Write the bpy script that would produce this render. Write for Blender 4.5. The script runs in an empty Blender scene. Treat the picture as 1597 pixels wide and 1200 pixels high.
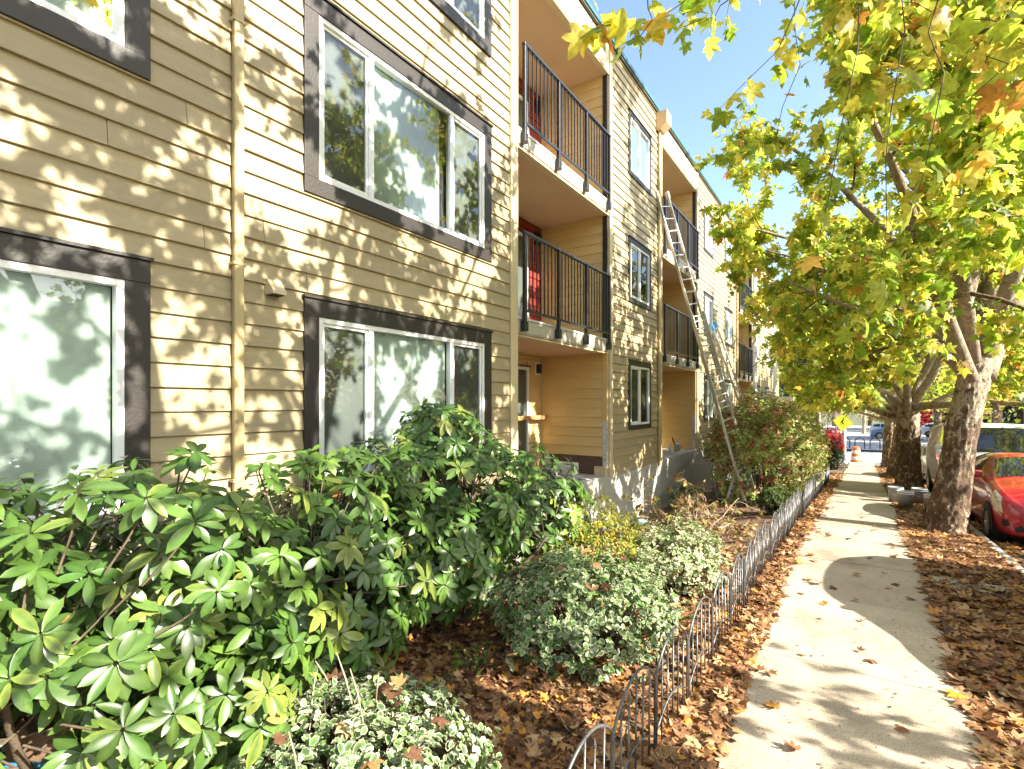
import bpy, math, random
import numpy as np
from mathutils import Vector, Matrix, noise as mnoise

# ------------------------------------------------------------------ camera, sky, sun, exposure
scene = bpy.context.scene
COL = scene.collection
EYE = 1.93
THETA = math.atan(535 / 800)
CT, ST = math.cos(THETA), math.sin(THETA)
FPX = 800.0
cam_d = bpy.data.cameras.new("camera")
cam = bpy.data.objects.new("camera", cam_d)
COL.objects.link(cam)
cam.location = (0, 0, EYE)
cam.rotation_euler = (math.radians(90), 0, THETA)
cam_d.sensor_width = 36.0
cam_d.lens = 36.0 * FPX / 1597.0
cam_d.shift_y = 29.0 / 1597.0
cam_d.clip_start = 0.05
cam_d.clip_end = 3000.0
scene.camera = cam

SUN_EL, SUN_AHEAD = 32.0, 3.0
world = bpy.data.worlds.new("World")
scene.world = world
world.use_nodes = True
wn = world.node_tree
for n in list(wn.nodes):
    wn.nodes.remove(n)
w_out = wn.nodes.new("ShaderNodeOutputWorld")
w_bg = wn.nodes.new("ShaderNodeBackground")
w_sky = wn.nodes.new("ShaderNodeTexSky")
w_sky.sky_type = 'NISHITA'
w_sky.sun_disc = False
w_sky.sun_elevation = math.radians(SUN_EL)
w_sky.sun_rotation = math.radians(90.0 - SUN_AHEAD)
w_sky.air_density = 1.0
w_sky.dust_density = 1.4
w_sky.ozone_density = 1.2
w_bg.inputs["Strength"].default_value = 0.125
wn.links.new(w_sky.outputs[0], w_bg.inputs[0])
wn.links.new(w_bg.outputs[0], w_out.inputs[0])

sun_d = bpy.data.lights.new("sun", 'SUN')
sun_d.energy = 5.0
sun_d.angle = math.radians(0.53)
sun_d.color = (1.0, 0.93, 0.80)
sun = bpy.data.objects.new("sun", sun_d)
COL.objects.link(sun)
sel, saz = math.radians(SUN_EL), math.radians(SUN_AHEAD)
SUNV = Vector((math.cos(sel) * math.cos(saz), math.cos(sel) * math.sin(saz), math.sin(sel)))
sun.rotation_euler = SUNV.to_track_quat('Z', 'Y').to_euler()
sun.location = SUNV * 60

vs = scene.view_settings
vs.view_transform = 'Standard'
vs.look = 'None'
vs.exposure = 1.85
vs.gamma = 1.0
vs.use_curve_mapping = False
scene.cycles.max_bounces = 8
scene.cycles.diffuse_bounces = 4
scene.cycles.transparent_max_bounces = 12
scene.cycles.use_denoising = True

# ------------------------------------------------------------------ helpers: pixels and ground
def project(x, s, z):
    """world point -> photograph pixel (arrays welcome) and depth"""
    cx = CT * x + ST * s
    cz = -ST * x + CT * s
    czs = np.where(np.abs(cz) < 1e-6, 1e-6, cz)
    return 798.5 + FPX * cx / czs, 629.0 - FPX * (z - EYE) / czs, cz

def at(px, py, depth):
    """pixel at a known depth -> world point"""
    cx = (px - 798.5) / FPX * depth
    h = (629.0 - py) / FPX * depth
    return Vector((CT * cx - ST * depth, ST * cx + CT * depth, EYE + h))

def G(s):
    """street height: level near the camera, then falling gently, level again at the crossing"""
    if s < 5: return 0.0
    if s < 10: return -0.055 * (s - 5) ** 2 / 10
    if s < 33: return -0.055 * (s - 7.5)
    return -0.055 * 25.5 - 0.12 * (1 - math.exp(-(s - 33) / 3.0))

def e(s):
    return 0.0155 * max(-10.0, min(s, 40.0))

def e2(s):
    return 0.0095 * max(-10.0, min(s, 40.0))

def sstep(a, b, t):
    t = max(0.0, min(1.0, (t - a) / (b - a)))
    return t * t * (3 - 2 * t)

def bed(x, s):
    """planting bed: dips from the fence towards the wall"""
    k = max(0.0, min(1.0, (-0.75 - x) / 3.0))
    return G(s) - 0.015 - 0.40 * k * sstep(1.5, 8.5, s) * (1 - 0.55 * sstep(12, 24, s)) + 0.02 * math.sin(x * 5.1) * math.sin(s * 3.3)

def gz(x, s):
    xl = -0.80 + e(s); xr = 0.57 + e2(s); xk = 1.66 + e2(s)
    if x < xl: return bed(x, s)
    if x < xr: return G(s) + 0.01
    if x < xk: return G(s) - 0.01
    return G(s) - 0.14

# ------------------------------------------------------------------ helpers: objects
def tag(o, label=None, cat=None, group=None, kind=None):
    if label: o["label"] = label
    if cat: o["category"] = cat
    if group: o["group"] = group
    if kind: o["kind"] = kind
    return o

def empty(name, loc=(0, 0, 0), label=None, cat=None, group=None, parent=None):
    o = bpy.data.objects.new(name, None)
    o.empty_display_size = 0.2
    COL.objects.link(o)
    o.location = loc
    if parent is not None:
        setpar(o, parent)
    return tag(o, label, cat, group)

def wloc(o):
    return Vector(o.location)      # every parent here is unrotated and its children are given in world coordinates

def setpar(o, p):
    """parent with both given in world coordinates (p unrotated)"""
    o.parent = p
    o.matrix_parent_inverse = Matrix.Translation(-wloc(p))

def mesh_obj(name, me, parent=None, mat=None, local=False):
    o = bpy.data.objects.new(name, me)
    COL.objects.link(o)
    if mat is not None and len(me.materials) == 0:
        me.materials.append(mat)
    if parent is not None:
        if local: o.parent = parent
        else: setpar(o, parent)
    return o

def np_mesh(name, V, F, cols=None, smooth=False):
    """fast mesh from arrays; F is (n,3) or (n,4)"""
    V = np.asarray(V, dtype=np.float32); F = np.asarray(F, dtype=np.int32)
    me = bpy.data.meshes.new(name)
    k = F.shape[1]
    me.vertices.add(len(V)); me.vertices.foreach_set("co", V.ravel())
    me.loops.add(F.size); me.loops.foreach_set("vertex_index", F.ravel())
    me.polygons.add(len(F))
    me.polygons.foreach_set("loop_start", np.arange(0, F.size, k, dtype=np.int32))
    if smooth:
        me.polygons.foreach_set("use_smooth", np.ones(len(F), dtype=bool))
    if cols is not None:
        a = me.color_attributes.new("Col", 'FLOAT_COLOR', 'POINT')
        c4 = np.ones((len(V), 4), dtype=np.float32); c4[:, :3] = cols
        a.data.foreach_set("color", c4.ravel())
    me.update(calc_edges=True)
    me.validate()
    return me

class MB:
    """collects boxes, beams, tubes and lathes into one mesh"""
    def __init__(self):
        self.v = []; self.f = []
    def quad(self, a, b, c, d):
        n = len(self.v); self.v += [tuple(a), tuple(b), tuple(c), tuple(d)]; self.f.append((n, n + 1, n + 2, n + 3)); return self
    def box(self, x0, x1, y0, y1, z0, z1):
        n = len(self.v)
        self.v += [(x0, y0, z0), (x1, y0, z0), (x1, y1, z0), (x0, y1, z0), (x0, y0, z1), (x1, y0, z1), (x1, y1, z1), (x0, y1, z1)]
        self.f += [tuple(n + i for i in q) for q in ((0, 3, 2, 1), (4, 5, 6, 7), (0, 1, 5, 4), (1, 2, 6, 5), (2, 3, 7, 6), (3, 0, 4, 7))]
        return self
    def beam(self, p0, p1, w, h, up=(0, 0, 1)):
        p0 = Vector(p0); p1 = Vector(p1); d = (p1 - p0).normalized(); u = Vector(up)
        if abs(d.dot(u)) > 0.98: u = Vector((0, 1, 0))
        r = d.cross(u).normalized(); u = r.cross(d).normalized()
        n = len(self.v)
        for p in (p0, p1):
            for a, b in ((-1, -1), (1, -1), (1, 1), (-1, 1)):
                self.v.append(tuple(p + r * (a * w / 2) + u * (b * h / 2)))
        self.f += [tuple(n + i for i in q) for q in ((0, 1, 2, 3), (7, 6, 5, 4), (0, 4, 5, 1), (1, 5, 6, 2), (2, 6, 7, 3), (3, 7, 4, 0))]
        return self
    def tube(self, pts, rad, sides=6, cap=True, wob=None):
        pts = [Vector(p) for p in pts]
        if not hasattr(rad, '__len__'): rad = [rad] * len(pts)
        n0 = len(self.v); ref = Vector((0.31, 0.17, 0.93))
        prev = None
        for i, p in enumerate(pts):
            d = (pts[min(i + 1, len(pts) - 1)] - pts[max(i - 1, 0)]).normalized()
            if prev is None:
                if abs(d.dot(ref)) > 0.95: ref = Vector((1, 0, 0))
                r = d.cross(ref).normalized()
            else:
                r = (prev - d * prev.dot(d)).normalized()
            prev = r; u = d.cross(r)
            for k in range(sides):
                a = 2 * math.pi * k / sides
                rr = rad[i] * (wob(i, a, p) if wob else 1.0)
                self.v.append(tuple(p + (r * math.cos(a) + u * math.sin(a)) * rr))
        for i in range(len(pts) - 1):
            for k in range(sides):
                a = n0 + i * sides + k; b = n0 + i * sides + (k + 1) % sides
                self.f.append((a, b, b + sides, a + sides))
        if cap:
            self.f.append(tuple(n0 + k for k in reversed(range(sides))))
            m = n0 + (len(pts) - 1) * sides
            self.f.append(tuple(m + k for k in range(sides)))
        return self
    def lathe(self, prof, c=(0, 0, 0), sides=24):
        n0 = len(self.v)
        for r, z in prof:
            for k in range(sides):
                a = 2 * math.pi * k / sides
                self.v.append((c[0] + r * math.cos(a), c[1] + r * math.sin(a), c[2] + z))
        for i in range(len(prof) - 1):
            for k in range(sides):
                a = n0 + i * sides + k; b = n0 + i * sides + (k + 1) % sides
                self.f.append((a, b, b + sides, a + sides))
        return self
    def prism(self, poly, axis, a0, a1):
        """polygon in the two other axes, extruded along axis from a0 to a1"""
        n = len(self.v); m = len(poly)
        for a in (a0, a1):
            for p, q in poly:
                self.v.append({0: (a, p, q), 1: (p, a, q), 2: (p, q, a)}[axis])
        self.f.append(tuple(n + i for i in range(m))); self.f.append(tuple(n + m + i for i in reversed(range(m))))
        for i in range(m):
            j = (i + 1) % m
            self.f.append((n + i, n + m + i, n + m + j, n + j))
        return self
    def mesh(self, name, smooth=False, fix=True):
        me = bpy.data.meshes.new(name)
        me.from_pydata(self.v, [], self.f)
        if fix:
            import bmesh
            bm = bmesh.new(); bm.from_mesh(me); bmesh.ops.recalc_face_normals(bm, faces=bm.faces); bm.to_mesh(me); bm.free()
        if smooth:
            me.polygons.foreach_set("use_smooth", [True] * len(me.polygons))
        me.update()
        return me
    def build(self, name, mat, parent=None, smooth=False, bevel=0, local=False):
        o = mesh_obj(name, self.mesh(name, smooth), parent, mat, local)
        if bevel:
            b = o.modifiers.new("bevel", 'BEVEL'); b.width = bevel; b.segments = 2; b.limit_method = 'ANGLE'; b.angle_limit = math.radians(40)
        return o

# ------------------------------------------------------------------ helpers: materials
def newmat(name):
    m = bpy.data.materials.new(name); m.use_nodes = True
    nt = m.node_tree
    for n in list(nt.nodes): nt.nodes.remove(n)
    out = nt.nodes.new("ShaderNodeOutputMaterial")
    return m, nt, out

def N(nt, t, **kw):
    n = nt.nodes.new(t)
    for k, v in kw.items():
        if hasattr(n, k) and k not in n.inputs: setattr(n, k, v)
        else: n.inputs[k].default_value = v
    return n

def ramp(nt, stops, src=None):
    r = nt.nodes.new("ShaderNodeValToRGB")
    el = r.color_ramp.elements
    while len(el) < len(stops): el.new(0.5)
    for i, (p, c) in enumerate(stops):
        el[i].position = p; el[i].color = (*c, 1)
    if src is not None: nt.links.new(src, r.inputs[0])
    return r

def mixc(nt, a, b, fac, mode='MIX'):
    m = nt.nodes.new("ShaderNodeMix"); m.data_type = 'RGBA'; m.blend_type = mode
    for sock, v in ((m.inputs[6], a), (m.inputs[7], b), (m.inputs[0], fac)):
        if isinstance(v, (tuple, list)): sock.default_value = (*v[:3], 1)
        elif isinstance(v, (int, float)): sock.default_value = v
        else: nt.links.new(v, sock)
    return m.outputs[2]

def surf(name, c1, c2=None, scale=6.0, rough=0.6, bump=0.0, bscale=60.0, metal=0.0, coat=0.0, objvar=0.0, stretch=(1, 1, 1), spec=0.5, dirt=None, detail=6):
    """painted or mineral surface: two tones by noise, fine relief, small shift from object to object"""
    m, nt, out = newmat(name)
    bs = N(nt, "ShaderNodeBsdfPrincipled", Roughness=rough, Metallic=metal)
    bs.inputs["Coat Weight"].default_value = coat
    bs.inputs["Specular IOR Level"].default_value = spec
    geo = N(nt, "ShaderNodeNewGeometry")
    mp = N(nt, "ShaderNodeMapping"); mp.inputs["Scale"].default_value = stretch
    nt.links.new(geo.outputs["Position"], mp.inputs[0])
    n1 = N(nt, "ShaderNodeTexNoise", Scale=scale, Detail=detail, Roughness=0.6)
    nt.links.new(mp.outputs[0], n1.inputs["Vector"])
    r = ramp(nt, [(0.3, c1), (0.7, c2 or c1)], n1.outputs[0])
    c = r.outputs[0]
    if objvar:
        oi = N(nt, "ShaderNodeObjectInfo")
        hs = N(nt, "ShaderNodeMapRange"); hs.inputs[3].default_value = 1 - objvar; hs.inputs[4].default_value = 1 + objvar
        nt.links.new(oi.outputs["Random"], hs.inputs[0])
        cb = N(nt, "ShaderNodeHueSaturation"); nt.links.new(hs.outputs[0], cb.inputs["Value"]); nt.links.new(c, cb.inputs["Color"])
        c = cb.outputs[0]
    if dirt:
        dcol, dscale, lo, hi = dirt
        n3 = N(nt, "ShaderNodeTexNoise", Scale=dscale, Detail=8.0, Roughness=0.7)
        nt.links.new(mp.outputs[0], n3.inputs["Vector"])
        mr = N(nt, "ShaderNodeMapRange"); mr.inputs[1].default_value = lo; mr.inputs[2].default_value = hi
        nt.links.new(n3.outputs[0], mr.inputs[0])
        c = mixc(nt, c, dcol, mr.outputs[0])
    nt.links.new(c, bs.inputs["Base Color"])
    if bump:
        n2 = N(nt, "ShaderNodeTexNoise", Scale=bscale, Detail=5.0)
        nt.links.new(mp.outputs[0], n2.inputs["Vector"])
        b = N(nt, "ShaderNodeBump", Strength=bump, Distance=0.01)
        nt.links.new(n2.outputs[0], b.inputs["Height"]); nt.links.new(b.outputs[0], bs.inputs["Normal"])
    nt.links.new(bs.outputs[0], out.inputs[0])
    return m

def leafmat(name, trans=0.4, rough=0.45, spec=0.4, tint=(1, 1, 1), noise_amt=0.25, boost=(1.25, 1.2, 0.7)):
    """leaf: reflects and lets light through; colour from the mesh's own leaf colours"""
    m, nt, out = newmat(name)
    at_ = N(nt, "ShaderNodeAttribute", attribute_name="Col")
    geo = N(nt, "ShaderNodeNewGeometry")
    ns = N(nt, "ShaderNodeTexNoise", Scale=35.0, Detail=3.0)
    nt.links.new(geo.outputs["Position"], ns.inputs["Vector"])
    mr = N(nt, "ShaderNodeMapRange"); mr.inputs[1].default_value = 0.3; mr.inputs[2].default_value = 0.7
    mr.inputs[3].default_value = 1 - noise_amt; mr.inputs[4].default_value = 1 + noise_amt
    nt.links.new(ns.outputs[0], mr.inputs[0])
    hv = N(nt, "ShaderNodeHueSaturation"); nt.links.new(at_.outputs["Color"], hv.inputs["Color"]); nt.links.new(mr.outputs[0], hv.inputs["Value"])
    bs = N(nt, "ShaderNodeBsdfPrincipled", Roughness=rough); bs.inputs["Specular IOR Level"].default_value = spec
    nt.links.new(hv.outputs[0], bs.inputs["Base Color"])
    tc = mixc(nt, hv.outputs[0], boost, 1.0, 'MULTIPLY')
    tr = N(nt, "ShaderNodeBsdfTranslucent"); nt.links.new(tc, tr.inputs[0])
    mx = N(nt, "ShaderNodeMixShader"); mx.inputs[0].default_value = trans
    nt.links.new(bs.outputs[0], mx.inputs[1]); nt.links.new(tr.outputs[0], mx.inputs[2])
    nt.links.new(mx.outputs[0], out.inputs[0])
    return m

def glassmat(name, ior=1.75, tint=(0.86, 0.92, 0.90), rough=0.0):
    m, nt, out = newmat(name)
    fr = N(nt, "ShaderNodeFresnel", IOR=ior)
    t = N(nt, "ShaderNodeBsdfTransparent"); t.inputs[0].default_value = (*tint, 1)
    g = N(nt, "ShaderNodeBsdfGlossy", Roughness=rough); g.inputs[0].default_value = (0.95, 0.97, 1.0, 1)
    geo = N(nt, "ShaderNodeNewGeometry")
    ns = N(nt, "ShaderNodeTexNoise", Scale=1.3, Detail=1.0); nt.links.new(geo.outputs["Position"], ns.inputs["Vector"])
    b = N(nt, "ShaderNodeBump", Strength=0.05, Distance=0.05); nt.links.new(ns.outputs[0], b.inputs["Height"])
    nt.links.new(b.outputs[0], g.inputs["Normal"])
    mx = N(nt, "ShaderNodeMixShader"); nt.links.new(fr.outputs[0], mx.inputs[0])
    nt.links.new(t.outputs[0], mx.inputs[1]); nt.links.new(g.outputs[0], mx.inputs[2])
    nt.links.new(mx.outputs[0], out.inputs[0])
    return m

M = {}
M['siding'] = surf('tan_siding_paint', (0.33, 0.265, 0.148), (0.385, 0.312, 0.18), 2.2, 0.55, 0.25, 26, objvar=0.09, stretch=(6, 1, 9), dirt=((0.27, 0.21, 0.12), 5.0, 0.60, 0.80))
M['siding_inner'] = surf('ochre_panel_siding', (0.60, 0.42, 0.18), (0.66, 0.47, 0.21), 2.5, 0.55, 0.2, 25, objvar=0.05, stretch=(1, 1, 7))
M['red_siding'] = surf('red_siding_paint', (0.21, 0.022, 0.014), (0.27, 0.032, 0.02), 3, 0.5, 0.15, 30, objvar=0.05)
M['soffit'] = surf('soffit_paint', (0.54, 0.36, 0.21), (0.60, 0.41, 0.25), 1.2, 0.7, 0.1, 40)
M['trim'] = surf('dark_brown_trim', (0.018, 0.014, 0.011), (0.028, 0.022, 0.017), 4, 0.5, 0.2, 45, dirt=((0.09, 0.07, 0.052), 14.0, 0.64, 0.80))
M['cream'] = surf('cream_trim_paint', (0.52, 0.42, 0.25), (0.60, 0.50, 0.31), 3, 0.55, 0.15, 30)
M['white'] = surf('white_vinyl', (0.74, 0.75, 0.74), (0.80, 0.80, 0.78), 5, 0.35, 0.0)
M['spout'] = surf('downspout_paint', (0.40, 0.31, 0.15), (0.49, 0.38, 0.19), 7, 0.45, 0.15, 40, stretch=(1, 1, 0.3), dirt=((0.25, 0.21, 0.12), 9, 0.6, 0.8))
M['blind'] = surf('window_blind', (0.40, 0.45, 0.42), (0.47, 0.52, 0.48), 2, 0.9, 0.0)
M['screen'] = surf('insect_screen_mesh', (0.13, 0.135, 0.13), (0.17, 0.175, 0.165), 3, 0.8)
M['black_metal'] = surf('black_railing', (0.012, 0.013, 0.016), (0.022, 0.023, 0.028), 9, 0.35, 0.05, 80, spec=0.6)
M['fascia'] = surf('grey_fascia', (0.36, 0.33, 0.26), (0.44, 0.41, 0.33), 5, 0.6, 0.3, 30, dirt=((0.20, 0.18, 0.14), 8, 0.55, 0.8))
M['concrete_wall'] = surf('foundation_paint', (0.38, 0.36, 0.32), (0.47, 0.45, 0.40), 4, 0.8, 0.5, 40, dirt=((0.22, 0.20, 0.17), 6, 0.58, 0.8))
M['teal'] = surf('teal_flashing', (0.03, 0.12, 0.16), (0.04, 0.15, 0.19), 4, 0.4)
M['roof'] = surf('flat_roof', (0.10, 0.10, 0.10), (0.14, 0.14, 0.14), 4, 0.9)
M['glass'] = glassmat('window_glass')
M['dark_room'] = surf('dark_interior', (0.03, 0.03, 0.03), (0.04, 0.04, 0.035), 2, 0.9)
M['plywood'] = surf('bare_sheathing', (0.09, 0.05, 0.035), (0.16, 0.10, 0.07), 6, 0.8, 0.3, 40)
M['raw_wood'] = surf('raw_wood', (0.42, 0.20, 0.08), (0.52, 0.27, 0.12), 4, 0.6, 0.2, 30, stretch=(1, 5, 12))
M['primer'] = surf('chipped_white_paint', (0.50, 0.50, 0.47), (0.62, 0.61, 0.57), 9, 0.7, 0.3, 40, dirt=((0.25, 0.22, 0.18), 16, 0.5, 0.65))
M['aluminium'] = surf('aluminium', (0.55, 0.55, 0.53), (0.66, 0.66, 0.64), 7, 0.38, 0.1, 50, metal=0.75)
M['galv'] = surf('galvanised_steel', (0.50, 0.51, 0.51), (0.60, 0.61, 0.61), 7, 0.5, metal=0.2)
M['blue'] = surf('blue_plastic', (0.03, 0.22, 0.52), (0.05, 0.28, 0.60), 7, 0.4)
M['rubber'] = surf('black_rubber', (0.012, 0.012, 0.012), (0.02, 0.02, 0.02), 9, 0.7)
M['fence'] = surf('weathered_black_iron', (0.06, 0.06, 0.062), (0.20, 0.20, 0.205), 18, 0.40, 0.2, 120, metal=0.5, spec=0.7)
M['mulch'] = surf('bark_mulch', (0.085, 0.048, 0.028), (0.23, 0.145, 0.085), 22, 0.95, 1.0, 70)
M['soil'] = surf('parking_strip_soil', (0.085, 0.055, 0.032), (0.16, 0.105, 0.06), 14, 0.95, 1.0, 60)
M['asphalt'] = surf('asphalt', (0.045, 0.045, 0.047), (0.065, 0.064, 0.063), 8, 0.9, 0.7, 160, dirt=((0.10, 0.095, 0.085), 2, 0.5, 0.75))
M['far_ground'] = surf('dry_grass_ground', (0.07, 0.075, 0.03), (0.12, 0.11, 0.05), 0.5, 0.95, 0.3, 5)
M['lot'] = surf('pale_concrete_paving', (0.38, 0.37, 0.35), (0.46, 0.45, 0.42), 1.0, 0.9, 0.2, 30)
M['kerb'] = surf('kerb_concrete', (0.30, 0.28, 0.25), (0.38, 0.36, 0.32), 6, 0.85, 0.5, 60)
M['bucket_white'] = surf('white_bucket', (0.62, 0.63, 0.62), (0.70, 0.70, 0.69), 9, 0.4, dirt=((0.35, 0.34, 0.30), 12, 0.58, 0.72))
M['bucket_grey'] = surf('grey_bucket', (0.30, 0.32, 0.34), (0.36, 0.38, 0.40), 9, 0.4)
M['orange'] = surf('orange_plastic', (0.75, 0.13, 0.02), (0.80, 0.17, 0.03), 5, 0.5)
M['yellow_sign'] = surf('fluorescent_yellow', (0.70, 0.78, 0.02), (0.74, 0.80, 0.03), 5, 0.5)
M['sign_black'] = surf('sign_black', (0.01, 0.01, 0.01), (0.015, 0.015, 0.015), 5, 0.5)
M['cardboard'] = surf('brown_cardboard', (0.22, 0.14, 0.085), (0.27, 0.175, 0.11), 12, 0.85, 0.2, 60)
M['tape'] = surf('blue_masking_tape', (0.06, 0.36, 0.70), (0.09, 0.42, 0.76), 9, 0.6)
M['cloth_green'] = surf('pale_green_plastic', (0.20, 0.42, 0.38), (0.30, 0.52, 0.47), 9, 0.5)
M['stem'] = surf('shrub_stem', (0.07, 0.05, 0.03), (0.13, 0.095, 0.06), 25, 0.8, 0.5, 90)
M['dry_stem'] = surf('dry_twig', (0.30, 0.23, 0.16), (0.45, 0.36, 0.27), 25, 0.8, 0.3, 90)
M['twig'] = surf('brown_twig', (0.07, 0.045, 0.03), (0.12, 0.08, 0.05), 25, 0.8)

def sidewalk_mat():
    m, nt, out = newmat('worn_concrete')
    bs = N(nt, "ShaderNodeBsdfPrincipled", Roughness=0.85)
    geo = N(nt, "ShaderNodeNewGeometry")
    big = N(nt, "ShaderNodeTexNoise", Scale=1.1, Detail=8.0, Roughness=0.65)
    fine = N(nt, "ShaderNodeTexNoise", Scale=140.0, Detail=4.0)
    vor = N(nt, "ShaderNodeTexVoronoi", Scale=75.0)
    for n in (big, fine, vor): nt.links.new(geo.outputs["Position"], n.inputs["Vector"])
    r1 = ramp(nt, [(0.33, (0.30, 0.24, 0.175)), (0.46, (0.44, 0.365, 0.27)), (0.58, (0.50, 0.42, 0.315)), (0.72, (0.54, 0.46, 0.355))], big.outputs[0])
    r2 = ramp(nt, [(0.34, (0.35, 0.35, 0.35)), (0.47, (0.92, 0.92, 0.92)), (0.75, (1.15, 1.15, 1.12))], fine.outputs[0])
    c = mixc(nt, r1.outputs[0], r2.outputs[0], 0.8, 'MULTIPLY')
    r3 = ramp(nt, [(0.08, (0.55, 0.5, 0.45)), (0.22, (1, 1, 1))], vor.outputs["Distance"])
    c = mixc(nt, c, r3.outputs[0], 0.35, 'MULTIPLY')
    oi = N(nt, "ShaderNodeObjectInfo")
    mr = N(nt, "ShaderNodeMapRange"); mr.inputs[3].default_value = 0.9; mr.inputs[4].default_value = 1.06
    nt.links.new(oi.outputs["Random"], mr.inputs[0])
    hv = N(nt, "ShaderNodeHueSaturation"); nt.links.new(c, hv.inputs["Color"]); nt.links.new(mr.outputs[0], hv.inputs["Value"])
    nt.links.new(hv.outputs[0], bs.inputs["Base Color"])
    b = N(nt, "ShaderNodeBump", Strength=0.5, Distance=0.006); nt.links.new(fine.outputs[0], b.inputs["Height"]); nt.links.new(b.outputs[0], bs.inputs["Normal"])
    nt.links.new(bs.outputs[0], out.inputs[0])
    return m
M['sidewalk'] = sidewalk_mat()

def bark_mat():
    m, nt, out = newmat('sycamore_bark')
    bs = N(nt, "ShaderNodeBsdfPrincipled", Roughness=0.8)
    geo = N(nt, "ShaderNodeNewGeometry")
    mp = N(nt, "ShaderNodeMapping"); mp.inputs["Scale"].default_value = (1, 1, 0.55)
    nt.links.new(geo.outputs["Position"], mp.inputs[0])
    big = N(nt, "ShaderNodeTexNoise", Scale=9.0, Detail=10.0, Roughness=0.74, Distortion=0.6)
    fine = N(nt, "ShaderNodeTexNoise", Scale=38.0, Detail=6.0, Roughness=0.7)
    vor = N(nt, "ShaderNodeTexVoronoi", Scale=17.0)
    for n in (big, fine, vor): nt.links.new(mp.outputs[0], n.inputs["Vector"])
    at_ = N(nt, "ShaderNodeAttribute", attribute_name="Col")   # r: share of smooth young bark
    ad = N(nt, "ShaderNodeMath", operation='ADD'); nt.links.new(big.outputs[0], ad.inputs[0])
    ms = N(nt, "ShaderNodeMath", operation='MULTIPLY'); nt.links.new(at_.outputs["Fac"], ms.inputs[0]); ms.inputs[1].default_value = 0.26
    nt.links.new(ms.outputs[0], ad.inputs[1])
    r = ramp(nt, [(0.40, (0.060, 0.034, 0.018)), (0.46, (0.125, 0.072, 0.038)), (0.555, (0.18, 0.108, 0.058)), (0.57, (0.46, 0.38, 0.27)), (0.70, (0.32, 0.25, 0.165)), (0.95, (0.20, 0.15, 0.088))], ad.outputs[0])
    r2 = ramp(nt, [(0.36, (0.30, 0.27, 0.24)), (0.46, (0.85, 0.85, 0.85)), (0.62, (1.15, 1.15, 1.15))], fine.outputs[0])
    c = mixc(nt, r.outputs[0], r2.outputs[0], 0.85, 'MULTIPLY')
    nt.links.new(c, bs.inputs["Base Color"])
    mm = N(nt, "ShaderNodeMath", operation='ADD'); nt.links.new(fine.outputs[0], mm.inputs[0]); nt.links.new(big.outputs[0], mm.inputs[1])
    b = N(nt, "ShaderNodeBump", Strength=0.9, Distance=0.03); nt.links.new(mm.outputs[0], b.inputs["Height"]); nt.links.new(b.outputs[0], bs.inputs["Normal"])
    nt.links.new(bs.outputs[0], out.inputs[0])
    return m
M['bark'] = bark_mat()
M['leaf'] = leafmat('sycamore_leaf', 0.62, boost=(1.45, 1.45, 1.0))
M['litter'] = leafmat('dry_leaf', 0.18, 0.6, 0.3, boost=(1.1, 1.0, 0.8))
M['rhodo'] = leafmat('rhododendron_leaf', 0.16, 0.34, 0.5, noise_amt=0.12)
M['euonymus'] = leafmat('variegated_leaf', 0.25, 0.4, 0.4, noise_amt=0.1, boost=(1.05, 1.1, 0.8))
M['shrub'] = leafmat('shrub_leaf', 0.35, 0.5, 0.3)
M['needle'] = leafmat('conifer_needles', 0.1, 0.6, 0.2)

# ------------------------------------------------------------------ helpers: leaves by the thousand
def inst(tv, tf, R, T, sc, col, tw=None, col2=None):
    """stamp a template (verts, tris) with rotation R, place T, size sc, colour col (mixed to col2 by the weights tw)"""
    n = len(T); nv = len(tv)
    V = np.einsum('nij,vj->nvi', R, tv) * sc[:, None, None] + T[:, None, :]
    F = (tf[None] + (np.arange(n) * nv)[:, None, None]).reshape(-1, tf.shape[1])
    if tw is None:
        C = np.repeat(col, nv, axis=0)
    else:
        C = (col[:, None, :] * (1 - tw)[None, :, None] + col2[:, None, :] * tw[None, :, None]).reshape(-1, 3)
    return V.reshape(-1, 3), F, C

def frames(d, n):
    """rotation matrices with +Y along d and +Z near n"""
    d = d / np.linalg.norm(d, axis=1, keepdims=True)
    x = np.cross(d, n); x /= np.maximum(np.linalg.norm(x, axis=1, keepdims=True), 1e-6)
    z = np.cross(x, d)
    return np.stack([x, d, z], axis=2)

def palmate(hi=True, curl=0.25, wave=0.0, seed=0):
    if hi: half = [(.2, -.1), (.36, -.04), (.5, .06), (.38, .14), (.3, .24), (.44, .34), (.54, .54), (.36, .54), (.2, .5), (.2, .66)]
    else: half = [(.3, -.1), (.5, .06), (.3, .24), (.54, .54), (.2, .5)]
    pts = [(0, 0)] + half + [(0, .95)] + [(-x, y) for x, y in reversed(half)]
    rr = np.random.RandomState(seed)
    P = np.array([(0, .3)] + pts, dtype=float)
    z = -curl * np.abs(P[:, 0]) ** 1.4 - curl * 0.8 * (P[:, 1] - .3) ** 2 + wave * rr.uniform(-1, 1, len(P)) * (np.hypot(P[:, 0], P[:, 1] - .3) > .2)
    V = np.column_stack([P, z])
    n = len(pts)
    F = np.array([(0, 1 + i, 1 + (i + 1) % n) for i in range(n)])
    return V, F[:, ::-1]

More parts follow.
